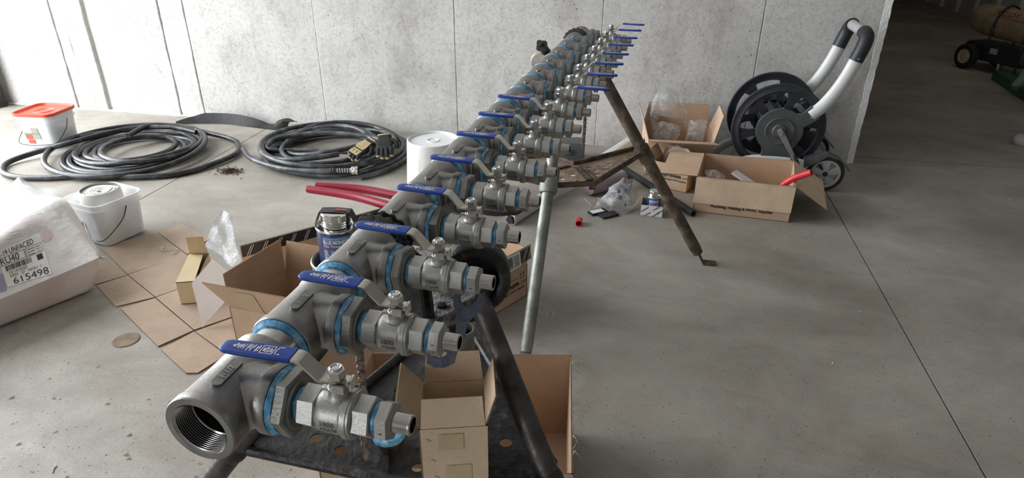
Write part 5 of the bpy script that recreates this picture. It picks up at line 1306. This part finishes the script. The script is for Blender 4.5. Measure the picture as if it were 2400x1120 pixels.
# printed white box holding a second can
wb = thing('printed_box', 'small white printed box holding a tilted can in front of the black foam tube', 'box', (.082, 3.185, 0))
W4 = [V((.027, 3.142, 0)), V((.137, 3.134, 0)), V((.143, 3.238, 0)), V((.033, 3.246, 0))]
board('bottom_panel', W4, wb, M_WHITECARD, .002, n=(0,0,1))
for i, hh in ((0, .060), (1, .060), (2, .063), (3, .06)):
    a, b = W4[i], W4[(i+1) % 4]; e = (b-a).normalized(); board('side_panel', [a, b, b+V((0,0,hh)), a+V((0,0,hh))], wb, M_WHITE if i == 0 else M_INK if i == 3 else M_WHITECARD, .002, n=V((-e.y, e.x, 0)))
e = (W4[1]-W4[0]).normalized(); bm = bm_new(); fn = planar(W4[0], e, (0,0,1), .001); ca, sa = math.cos(R(38)), math.sin(R(38))
def diag(s, u, v, size): add_text(bm, s, lambda x, y: fn(min(max(u+x*ca-y*sa, .001), .109), min(max(v+x*sa+y*ca, .001), .059)), size, 'C', bold=.0004)
diag('CONFAST', .023, .034, .0105); diag('CONFAST', .080, .046, .0105); diag('CONFAST', .036, .008, .0105); diag('CONFAST', .078, .010, .0105); diag('CONFAST', .103, .032, .0105)
decal('lettering', bm, M_INK, wb)
c2 = sealant_can('sealant_can', 'second navy tin of sealant standing in the small white printed box', (.086, 3.192, .0035), .036, .088, math.atan2(-3.1, -.09)+R(8), seal=False)
bm = bm_new(); rng = random.Random(2); p = V((.137, 3.20, .062)); add_tube(bm, spline([p, p+V((.012, -.01, .012)), p+V((.016, -.03, -.01)), p+V((.008, -.06, -.03))], 6), .0014, 5); obj('loose_strap', bm, M_STRING, wb)
# black foam tube
a, b = V((.292, 3.182, .0185)), V((-.085, 3.745, .0185)); d = (b-a).normalized(); bm = bm_new(); L_ = (b-a).length
add_lathe(bm, [(0, .010), (0, .0165), (.002, .0182), (L_-.002, .0182), (L_, .0165), (L_, .010), (0, .010)], a, d, 22); o = obj('foam_tube', bm, mat('black_foam', (.020, .021, .024), .8, bump=.2, bscale=160), base=True); tag(o, 'black foam pipe-insulation tube lying on the floor in front of the boxes', 'tube')
# red cap
p = fl(1356, 527); rc_ = thing('thread_cap', 'small red plastic cap lying alone on the floor below the far tray', 'cap', (p.x, p.y, 0)); d = V((.05, -1, 0)).normalized(); o_ = p+V((0, .03, .0165))
bm = bm_new(); add_lathe(bm, [(0, 0), (0, .0145), (.004, .0162), (.045, .0150), (.048, .0165), (.052, .0165), (.052, .0135), (.006, .0125), (.006, 0)], o_, d, 24); obj('cap_shell', bm, M_REDPLA, rc_)
bm = bm_new()
for k in range(12):
    a_ = 2*math.pi*k/12; x_, y_, _ = frame(d); q = o_+(x_*math.cos(a_)+y_*math.sin(a_))*.0155; add_tube(bm, [q+d*.008, q+d*.042], .0012, 5)
obj('grip_ridges', bm, M_REDPLA, rc_)['kind'] = 'stuff'
# bags in the boxes
crumple('plastic_bag', 'big clear plastic bag bulging out of the taller box', 'plastic bag', [[V((.05, 3.82, .21)), V((.035, 3.88, .31)), V((.035, 3.94, .38))], [V((.09, 3.90, .30)), V((.07, 3.93, .38)), V((.075, 3.98, .47))], [V((.15, 3.90, .31)), V((.14, 3.93, .39)), V((.13, 4.00, .46))], [V((.21, 3.92, .28)), V((.20, 3.95, .35)), V((.18, 4.02, .41))], [V((.25, 3.95, .24)), V((.25, 3.98, .29)), V((.22, 4.03, .33))]], M_FILM2, seed=41, amp=.016, freq=11)
crumple('plastic_bag', 'stuffed clear bag with dark creases inside the left of the taller box', 'plastic bag', [[V((.055, 3.80, .16)), V((.055, 3.85, .24)), V((.06, 3.91, .25))], [V((.09, 3.785, .18)), V((.09, 3.83, .275)), V((.10, 3.89, .28))], [V((.15, 3.785, .17)), V((.16, 3.83, .265)), V((.17, 3.89, .27))], [V((.20, 3.795, .15)), V((.21, 3.84, .23)), V((.215, 3.90, .24))]], M_FILM3, seed=45, amp=.016, freq=20)
crumple('plastic_bag', 'flat clear bag standing in the right of the taller box', 'plastic bag', [[V((.25, 3.87, .13)), V((.25, 3.88, .22)), V((.26, 3.89, .305))], [V((.29, 3.86, .13)), V((.30, 3.87, .22)), V((.30, 3.88, .30))], [V((.35, 3.87, .13)), V((.355, 3.88, .22)), V((.355, 3.89, .305))]], M_FILM3, seed=47, amp=.012, freq=18)
crumple('plastic_bag', 'small clear bag poking out of the small printed box', 'plastic bag', [[V((.125, 3.645, .10)), V((.13, 3.648, .15)), V((.15, 3.648, .185))], [V((.17, 3.638, .12)), V((.18, 3.636, .18)), V((.195, 3.640, .225))], [V((.21, 3.636, .11)), V((.225, 3.634, .16)), V((.235, 3.636, .195))]], M_FILM2, seed=49, amp=.003, freq=22)
crumple('plastic_bag', 'yellowish clear bag lying inside the wide box', 'plastic bag', [[V((.33, 3.30, .10)), V((.34, 3.38, .15)), V((.35, 3.46, .16))], [V((.39, 3.29, .10)), V((.40, 3.37, .17)), V((.40, 3.46, .16))], [V((.46, 3.30, .06)), V((.46, 3.37, .12)), V((.46, 3.45, .11))]], make_film_mat('amber_film', .3, (.95, .88, .72)), seed=53, amp=.016, freq=20)
bm = bm_new(); add_box(bm, (.55, 3.47, .12), (.13, .05, .012), Matrix.Rotation(R(-35), 3, 'Z') @ Matrix.Rotation(R(18), 3, 'Y')); o = obj('plastic_trim_piece', bm, M_WPAINT, base=True, bevel=.003); tag(o, 'white plastic strip sticking up inside the wide box', 'plastic strip')
# red pipe
rp = spline([V((.68, 3.31, .06)), V((.705, 3.297, .15)), V((.745, 3.28, .205)), V((.79, 3.262, .240)), V((.822, 3.247, .262))], 6); n = len(rp); bm = bm_new()
vr = []; add_tube(bm, rp, .0165, 18, caps=False); e = (rp[-1]-rp[-2]).normalized(); add_lathe(bm, [(-.05, .0125), (0, .0125), (0, .0165)], rp[-1], e, 18); add_lathe(bm, [(-.05, 0), (-.05, .0125)], rp[-1], e, 18)
o = obj('red_pipe', bm, M_REDPLA, base=True, smooth=50); tag(o, 'bright red plastic pipe end poking out of the wide box', 'pipe')

# ================================================================== HOSE REEL CART
rc = thing('hose_reel_cart', 'black and grey hose reel cart with white tube handle against the wall', 'hose reel', (.78, 3.88, 0))
YA, YB = 3.755, 4.045; HUB = V((.728, 0, .322))
def reel_disc(y, s, r=.243):
    bm = bm_new()
    add_lathe(bm, [(-.010, r-.042), (-.014, r-.034), (-.004, r-.012), (-.006, r), (.004, r+.005), (.014, r), (.012, r-.014), (.004, r-.032), (.006, r-.042), (-.010, r-.042)], (HUB.x, y, HUB.z), (0, s, 0), 56)
    o = sub(obj('reel_flange', bm, M_BLKPLA, rc, 'black ribbed reel flange', smooth=40))
    for k in range(6):
        a = R(60*k+14); bm = bm_new(); u = V((math.cos(a), 0, math.sin(a))); w = V((-math.sin(a), 0, math.cos(a))); c = V((HUB.x, y, HUB.z)); q = []
        for t_, hw in ((.055, .034), (.10, .021), (.15, .021), (.19, .034), (.205, .046)): q.append((t_, hw))
        poly = [c+u*t_+w*hw for t_, hw in q]+[c+u*t_-w*hw for t_, hw in q[::-1]]
        add_prism(bm, [p+V((0, -.006*s, 0)) for p in poly], (0, s, 0), .012); obj('spoke', bm, M_BLKPLA, o, bevel=.003)
    bm = bm_new(); add_lathe(bm, [(-.012, 0), (-.012, .075), (.006, .085), (.006, 0)], (HUB.x, y, HUB.z), (0, s, 0), 32); obj('hub_disc', bm, M_BLKPLA, o)
reel_disc(YA, 1); reel_disc(YB, -1)
bm = bm_new(); add_lathe(bm, [(0, .075), (.28, .075)], (HUB.x, YA, HUB.z), (0, 1, 0), 32)
for k in range(10):
    a = 2*math.pi*k/10; add_box(bm, (HUB.x+.077*math.cos(a), (YA+YB)/2, HUB.z+.077*math.sin(a)), (.012, .28, .012), Matrix.Rotation(-a, 3, 'Y'))
obj('drum', bm, M_BLKPLA, rc, smooth=40)
bm = bm_new(); add_tube(bm, spline([V((HUB.x+.02, YA+.05, HUB.z+.09)), V((HUB.x+.08, YA+.05, HUB.z+.12)), V((HUB.x+.12, YA+.06, HUB.z+.09))], 5), .014, 10); obj('hose_inlet', bm, M_LTPLA, rc, 'pale grey hose connector')
# side plates
for y, s in ((YA-.032, -1), (YB+.032, 1)):
    bm = bm_new(); out = []
    for a in range(-20, 231, 10):
        out.append(V((HUB.x+.122*math.cos(R(a)), y, HUB.z+.122*math.sin(R(a)))))
    up_l = [V((HUB.x-.070, y, HUB.z-.12)), V((HUB.x-.075, y, HUB.z-.185)), V((HUB.x+.085, y, HUB.z-.185)), V((HUB.x+.082, y, HUB.z-.10))]
    add_prism(bm, out+up_l, (0, s, 0), .022)
    # arm up to the handle
    add_prism(bm, [V((.795, y, .385)), V((.835, y, .345)), V((.918, y, .405)), V((.868, y, .468))], (0, s, 0), .026)
    pl = sub(obj('side_plate', bm, M_GREYPLA, rc, 'dark grey pear-shaped side plate', bevel=.006))
    bm = bm_new(); add_lathe(bm, [(0, .078), (.008, .074), (.002, .052), (.003, .040), (.012, .034), (.014, .0)], (HUB.x, y+s*.020, HUB.z), (0, s, 0), 40); obj('hub_boss', bm, M_GREYPLA, pl, smooth=50)
    if s < 0:
        bm = bm_new(); add_lathe(bm, [(0, 0), (0, .007), (.004, .007), (.005, 0)], (.876, y-.026, .412), (0, s, 0), 12); obj('bolt', bm, M_CHROME, pl)
# crank
cy = YA-.032-.030; a_, b_ = V((HUB.x+.004, cy-.006, HUB.z)), V((HUB.x+.092, cy-.012, HUB.z-.132)); d = (b_-a_).normalized(); w = V((d.z, 0, -d.x))
bm = bm_new(); add_prism(bm, [a_+w*.017, a_+w*.010-d*.018, a_-w*.010-d*.018, a_-w*.017, b_-w*.010, b_+w*.010], (0, -1, 0), .016); cr = sub(obj('crank_arm', bm, mat('mid_grey_plastic', (.20, .205, .21), .45), rc, 'grey crank arm', bevel=.005))
bm = bm_new(); add_lathe(bm, [(0, 0), (0, .012), (.006, .012), (.007, .006), (.007, 0)], a_+V((0, -.016, 0)), (0, -1, 0), 16); obj('crank_bolt', bm, M_CHROME, cr)
bm = bm_new(); add_lathe(bm, [(-.012, 0), (-.012, .012), (.0, .017), (.055, .015), (.062, .011), (.062, 0)], b_+V((0, -.01, 0)), (d+V((0, -.55, 0))).normalized(), 18); obj('crank_grip', bm, M_BLKPLA, cr)
e = (d+V((0, -.55, 0))).normalized(); bm = bm_new(); add_lathe(bm, [(0, .008), (.006, .012), (.014, .010), (.019, 0)], b_+V((0, -.01, 0))+e*.062, e, 14); obj('grip_end', bm, M_CHROME, cr)
# handle: two curved tubes, black grip and cross bar
yn, yf = YA-.045, YB+.045
def hpath(y): return [V((.872, y, .418)), V((.925, y, .475)), V((.975, y, .560)), V((1.012, y, .650)), V((1.038, y, .735))]
for y in (yn, yf):
    bm = bm_new(); add_tube(bm, spline(hpath(y), 8), .034, 20, sx=.8); obj('handle_tube', bm, M_WPAINT, rc, 'white curved handle tube', smooth=60)
bm = bm_new()
def gpath(y, s): return [V((1.030, y, .715)), V((1.050, y, .785)), V((1.060, y+s*.02, .830)), V((1.058, y+s*.07, .845))]
gp1 = spline(gpath(yn, 1), 6); gp2 = spline(gpath(yf, -1), 6)
bm = bm_new(); add_tube(bm, gp1, .036, 18); obj('grip', bm, M_BLKPLA, rc, 'black corner grip', smooth=60)
bm = bm_new(); add_tube(bm, gp2, .036, 18); obj('grip', bm, M_BLKPLA, rc, 'black corner grip', smooth=60)
bm = bm_new(); add_tube(bm, [gp1[-1], gp2[-1]], .027, 18); obj('cross_bar', bm, M_LTPLA, rc, 'pale grey cross bar')
for q in (V((1.020, yn-.024, .722)),):
    bm = bm_new(); add_lathe(bm, [(0, .006), (.012, .006), (.013, 0)], q+V((.012, 0, .008)), (0, -1, 0), 12); obj('rivet', bm, M_CHROME, rc)
# base tubes and wheels
for y in (YA-.045, YB+.045):
    bm = bm_new(); add_tube(bm, spline([V((.44, y, .03)), V((.50, y, .10)), V((.60, y, .145)), V((.72, y, .155)), V((.84, y, .150)), V((.94, y, .125))], 8), .026, 16, sx=.8); obj('base_tube', bm, M_WPAINT, rc, 'white curved base tube', smooth=60)
    bm = bm_new(); add_loft(bm, [[V((x, y+yy, zz)) for yy, zz in ((-.03, z0_), (.03, z0_), (.026, z1_), (-.026, z1_))] for x, z0_, z1_ in ((.885, .130, .180), (.93, .15, .196), (1.0, .204, .218), (1.06, .186, .198), (1.125, .125, .136))]); obj('fender', bm, M_GREYPLA, rc, 'dark grey wheel fender', bevel=.004)
    yw = y-.005 if y < 3.9 else y+.005; wc = V((1.005, yw, .1005)); s = -1 if y < 3.9 else 1
    bm = bm_new(); add_lathe(bm, [(-.02, .080), (-.021, .095), (-.012, .1005), (.012, .1005), (.021, .095), (.02, .080), (-.02, .080)], wc, (0, 1, 0), 44); w_ = sub(obj('wheel', bm, M_TYRE, rc, 'black tyre', smooth=40))
    bm = bm_new(); add_lathe(bm, [(-.012, .068), (-.018, .0705), (-.018, .082), (.018, .082), (.018, .0705), (.012, .068), (-.012, .068)], wc, (0, 1, 0), 44); obj('rim', bm, M_LTPLA, w_, 'pale grey rim')
    for k in range(5):
        a = R(72*k+20); u = V((math.cos(a), 0, math.sin(a))); t_ = V((-u.z, 0, u.x)); bm = bm_new()
        add_prism(bm, [wc+u*.012+t_*.010+V((0, s*.006, 0)), wc+u*.070+t_*.022+V((0, s*.006, 0)), wc+u*.070-t_*.022+V((0, s*.006, 0)), wc+u*.012-t_*.010+V((0, s*.006, 0))], (0, s, 0), .010); obj('spoke', bm, M_LTPLA, w_)
    bm = bm_new(); add_lathe(bm, [(0, 0), (0, .016), (.022*1, .013), (.022, 0)], wc, (0, s, 0), 18); obj('axle_cap', bm, M_BLKPLA, w_)
bm = bm_new(); add_tube(bm, [V((1.005, YA-.05, .1005)), V((1.005, YB+.05, .1005))], .008, 10); obj('axle', bm, M_BLKPLA, rc)
bm = bm_new(); add_lathe(bm, [(0, 0), (0, .055), (.02, .06), (.03, .03), (.03, 0)], (.93, 3.98, .20), (0, -1, 0), 24); obj('hose_guide', bm, M_BLKPLA, rc)
bm = bm_new(); add_loft(bm, [[V((x, y, 0)) for x, y in ((.49, 3.80), (.60, 3.80), (.60, 3.98), (.49, 3.98))], [V((x, y, .10)) for x, y in ((.53, 3.82), (.60, 3.82), (.60, 3.96), (.53, 3.96))], [V((x, y, .135)) for x, y in ((.57, 3.84), (.61, 3.84), (.61, 3.94), (.57, 3.94))]]); obj('front_foot', bm, M_LTPLA, rc, 'pale grey moulded foot', bevel=.006)

# ================================================================== THE DARK BAY
ht = thing('torpedo_heater', 'tan torpedo heater with black tank and two cream-rimmed wheels in the dark bay', 'heater', (3.3, 7.245, 0))
A, B = V((3.145, 7.555, .45)), V((3.455, 6.935, .41)); d = (B-A).normalized(); L_ = (B-A).length
bm = bm_new(); add_lathe(bm, [(-.10, 0), (-.10, .05), (.0, .128), (.10, .140), (L_, .140), (L_+.006, .146), (L_+.006, .128), (L_-.02, .124), (L_-.3, .120), (L_-.3, 0)], A, d, 40); obj('barrel', bm, M_HEATER, ht, 'tan barrel')
x_, y_, _ = frame(d); side = V((-.9, -.35, .25)); side = (side-d*side.dot(d)).normalized(); upv = d.cross(side); upv = upv if upv.z > 0 else -upv
c0 = A+d*(L_*.50); sgn = 1
fn = lambda u, v: c0+d*u+(side*math.cos(v/.142+.5)+upv*math.sin(v/.142+.5))*.142
bm = bm_new(); add_text(bm, 'REDDY', lambda u, v: fn(u, v-.02), .075, 'C', bold=.003); add_rect(bm, fn, -.14, -.04, .30, -.033, 8, 1)
for k in range(3): add_rect(bm, fn, .16, -.02+k*.018, .32, -.012+k*.018, 6, 1)
decal('stencil', bm, M_HTEXT, ht, 'red-brown stencilled lettering')
bm = bm_new(); tkr = Matrix.Rotation(math.atan2(d.y, d.x), 3, 'Z'); tc = (A+B)/2
add_loft(bm, [[V((tc.x, tc.y, z))+tkr @ V((x, y, 0)) for x, y in rrect(.66*k, .30*k, .05, 4)] for z, k in ((.095, .92), (.12, 1), (.22, 1), (.245, .94))]); obj('fuel_tank', bm, M_BLKPLA, ht, 'black fuel tank', smooth=40)
bm = bm_new(); add_box(bm, tc+tkr @ V((.02, -.152, -tc.z+.20)), (.08, .006, .05), tkr); obj('rating_plate', bm, M_LTPLA, ht)
for s_ in (-.06, .28):
    bm = bm_new(); c = A+d*(L_*.5+s_); add_tube(bm, [c+V((0,0,-.2))+tkr @ V((0, y, 0)) if z < 0 else c+tkr @ V((0, y, 0))+V((0, 0, z)) for y, z in ((-.16, -1), (-.155, .02), (-.08, .14), (0, .165), (.08, .14), (.155, .02), (.16, -1))], .010, 8); obj('frame_hoop', bm, M_BLKPAINT, ht, 'dark tube hoop', smooth=60)
for k, y in enumerate((-.21, .21)):
    wc = V((tc.x, tc.y, .118))+tkr @ V((-.20, -y if False else y, 0)); ax = tkr @ V((0, 1, 0))
    bm = bm_new(); add_lathe(bm, [(-.032, .068), (-.036, .10), (-.022, .117), (.022, .117), (.036, .10), (.032, .068), (-.032, .068)], wc, ax, 36); w_ = sub(obj('wheel', bm, M_TYRE, ht, 'fat black tyre', smooth=40))
    bm = bm_new(); add_lathe(bm, [(-.026, 0), (-.026, .016), (-.030, .020), (-.018, .050), (-.030, .068), (.030, .068), (.018, .050), (.030, .020), (.026, .016), (.026, 0)], wc, ax, 30); obj('rim', bm, M_CREAM, w_, 'cream wheel rim')
bm = bm_new(); p = tc+tkr @ V((.10, -.14, 0)); add_tube(bm, [V((p.x, p.y, .10)), V((p.x+.005, p.y, .05)), V((p.x+.012, p.y-.01, .008))], .012, 8); obj('support_leg', bm, M_LTPLA, ht)
bm = bm_new(); add_tube(bm, [V((tc.x, tc.y, .118))+tkr @ V((-.20, -.2, 0)), V((tc.x, tc.y, .118))+tkr @ V((-.20, .2, 0))], .010, 8); obj('axle', bm, M_BLKPAINT, ht)
p = tc+tkr @ V((.27, 0, 0)); bm = bm_new(); add_tube(bm, spline([V((p.x, p.y, .16))+tkr @ V((0, -.13, 0)), V((p.x, p.y, .03))+tkr @ V((.01, -.13, 0)), V((p.x, p.y, .012)), V((p.x, p.y, .03))+tkr @ V((.01, .13, 0)), V((p.x, p.y, .16))+tkr @ V((0, .13, 0))], 6), .011, 8); obj('rear_stand', bm, M_BLKPAINT, ht, smooth=60)
# green steel frame at the right edge
gf = thing('steel_frame', 'dark green steel frame standing at the right edge in the dark bay', 'frame', (3.2, 6.2, 0))
a, b = fl(2322, 186), fl(2420, 252); e = (b-a).normalized(); s = V((-e.y, e.x, 0)); s = s if s.x > 0 else -s
bm = bm_new(); add_prism(bm, [a, b+e*.6, b+e*.6+s*.11, a+s*.11], (0,0,1), .085); obj('base_rail', bm, M_GREEN, gf, bevel=.004)
p = fl(2366, 200, .085)+s*.05; bm = bm_new(); q = p+V((.42, .30, .62)); dd = (q-p).normalized(); x_, y_, _ = frame(dd); add_loft(bm, [[c+x_*u+y_*v for u, v in rrect(.065, .05, .006, 2)] for c in (p-dd*.02, q)]); obj('brace', bm, mat('pale_green_paint', (.16, .24, .19), .5, var=.2), gf, 'pale green brace')
bm = bm_new(); p2 = b+e*.4; add_prism(bm, [p2, p2+e*.1, p2+e*.1+s*.92, p2+s*.92], (0,0,1), .08); obj('cross_rail', bm, M_GREEN, gf, bevel=.004)
# pale rounded shape at the right edge of the photo
p = fl(2402, 338); bm = bm_new(); add_loft(bm, [[V((p.x, p.y, z))+V((x*k, y*k, 0)) for x, y in rrect(.16, .10, .045, 5)] for z, k in ((0, .9), (.012, 1), (.05, .98), (.065, .8), (.07, .5))]); o = obj('rubber_pad', bm, M_LTPLA, base=True, smooth=60); tag(o, 'pale grey rounded pad on the floor at the right edge of the photo', 'pad')

# ================================================================== SMALL STUFF ON THE FLOOR
rng = random.Random(77); bm = bm_new()     # soil clump beside the second coil
c = fl(539, 403)
for k in range(420):
    r_ = abs(rng.gauss(0, .030)); a = rng.uniform(0, 6.28); p = c+V((r_*1.5*math.cos(a), r_*math.sin(a), max(0, .016-r_*.2)*rng.random())); s = rng.uniform(.002, .007); q = V((rng.uniform(-1, 1), rng.uniform(-1, 1), rng.uniform(0, .5))).normalized()*s*2.2
    add_tube(bm, [p+V((0,0,.001)), p+q+V((0,0,.002))], s*.35, 4)
o = obj('soil_clump', bm, M_DIRT, base=True, smooth=0); o['kind'] = 'stuff'; tag(o, 'small clump of brown soil and roots beside the second hose coil', 'soil')
bm = bm_new(); p = fl(296, 797); add_lathe(bm, [(.0, .046), (.002, .046), (.004, .042), (.003, .036), (.0035, 0)], p, (0,0,1), 32); o = obj('floor_plug', bm, M_BROWN, base=True); tag(o, 'round brown patch plug in the floor half under the flattened carton', 'floor plug')
for (pts, lab_) in (([(1283, 742), (1284, 735), (1290, 728), (1296, 733), (1296, 741)], 'bent pale string scrap on the floor right of the galvanised leg'), ([(122, 1108), (126, 1098), (131, 1092), (128, 1088)], 'short pale string scrap on the floor at the bottom left')):
    bm = bm_new(); add_tube(bm, spline([fl(x, y, .002) for x, y in pts], 5), .0016, 5); o = obj('string_scrap', bm, M_STRING, base=True); tag(o, lab_, 'string')
bm = bm_new()                               # grit scattered over the open slab
FOOT = []
for o_ in bpy.data.objects:
    if o_.parent is None and 'category' in o_ and o_.name.split('.')[0] not in ('pipe_vise_stand', 'valve_manifold'):
        ms = [o_]+list(o_.children); pts = [V(c_)+V(o_.location) for m_ in ms if m_.type == 'MESH' for c_ in m_.bound_box]
        if pts and min(p.z for p in pts) < .05: FOOT.append((min(p.x for p in pts)-.01, max(p.x for p in pts)+.01, min(p.y for p in pts)-.01, max(p.y for p in pts)+.01))
k = 0
while k < 900:
    if rng.random() < .6: p = fl(rng.uniform(0, 700), 760+rng.random()**.7*420)
    else: p = V((rng.uniform(-3.5, 2.2), rng.uniform(1.0, 4.0), 0))
    k += 1
    if any(f[0] < p.x < f[1] and f[2] < p.y < f[3] for f in FOOT): continue
    s = rng.choice((.0010, .0012, .0016, .002, .0026, .0035) if k % 16 else (.005, .007, .009)); vs_ = []
    for dx, dy in ((1, 0), (-.3, .9), (-.7, -.6)): vs_.append(bm.verts.new((p.x+dx*s*rng.uniform(.6, 1.6), p.y+dy*s*rng.uniform(.6, 1.6), .0003)))
    t_ = bm.verts.new((p.x, p.y, s*rng.uniform(.4, .8)))
    for i in range(3): bm.faces.new((vs_[i], vs_[(i+1) % 3], t_))
o = obj('floor_grit', bm, M_STONE, smooth=0, base=True); o['kind'] = 'stuff'; tag(o, 'fine grit and crumbs scattered over the concrete floor', 'grit')

# ------------------------------------------------------------------ tidy helper properties
for o in bpy.data.objects:
    for k in ('_w', '_c'):
        if k in o: del o[k]
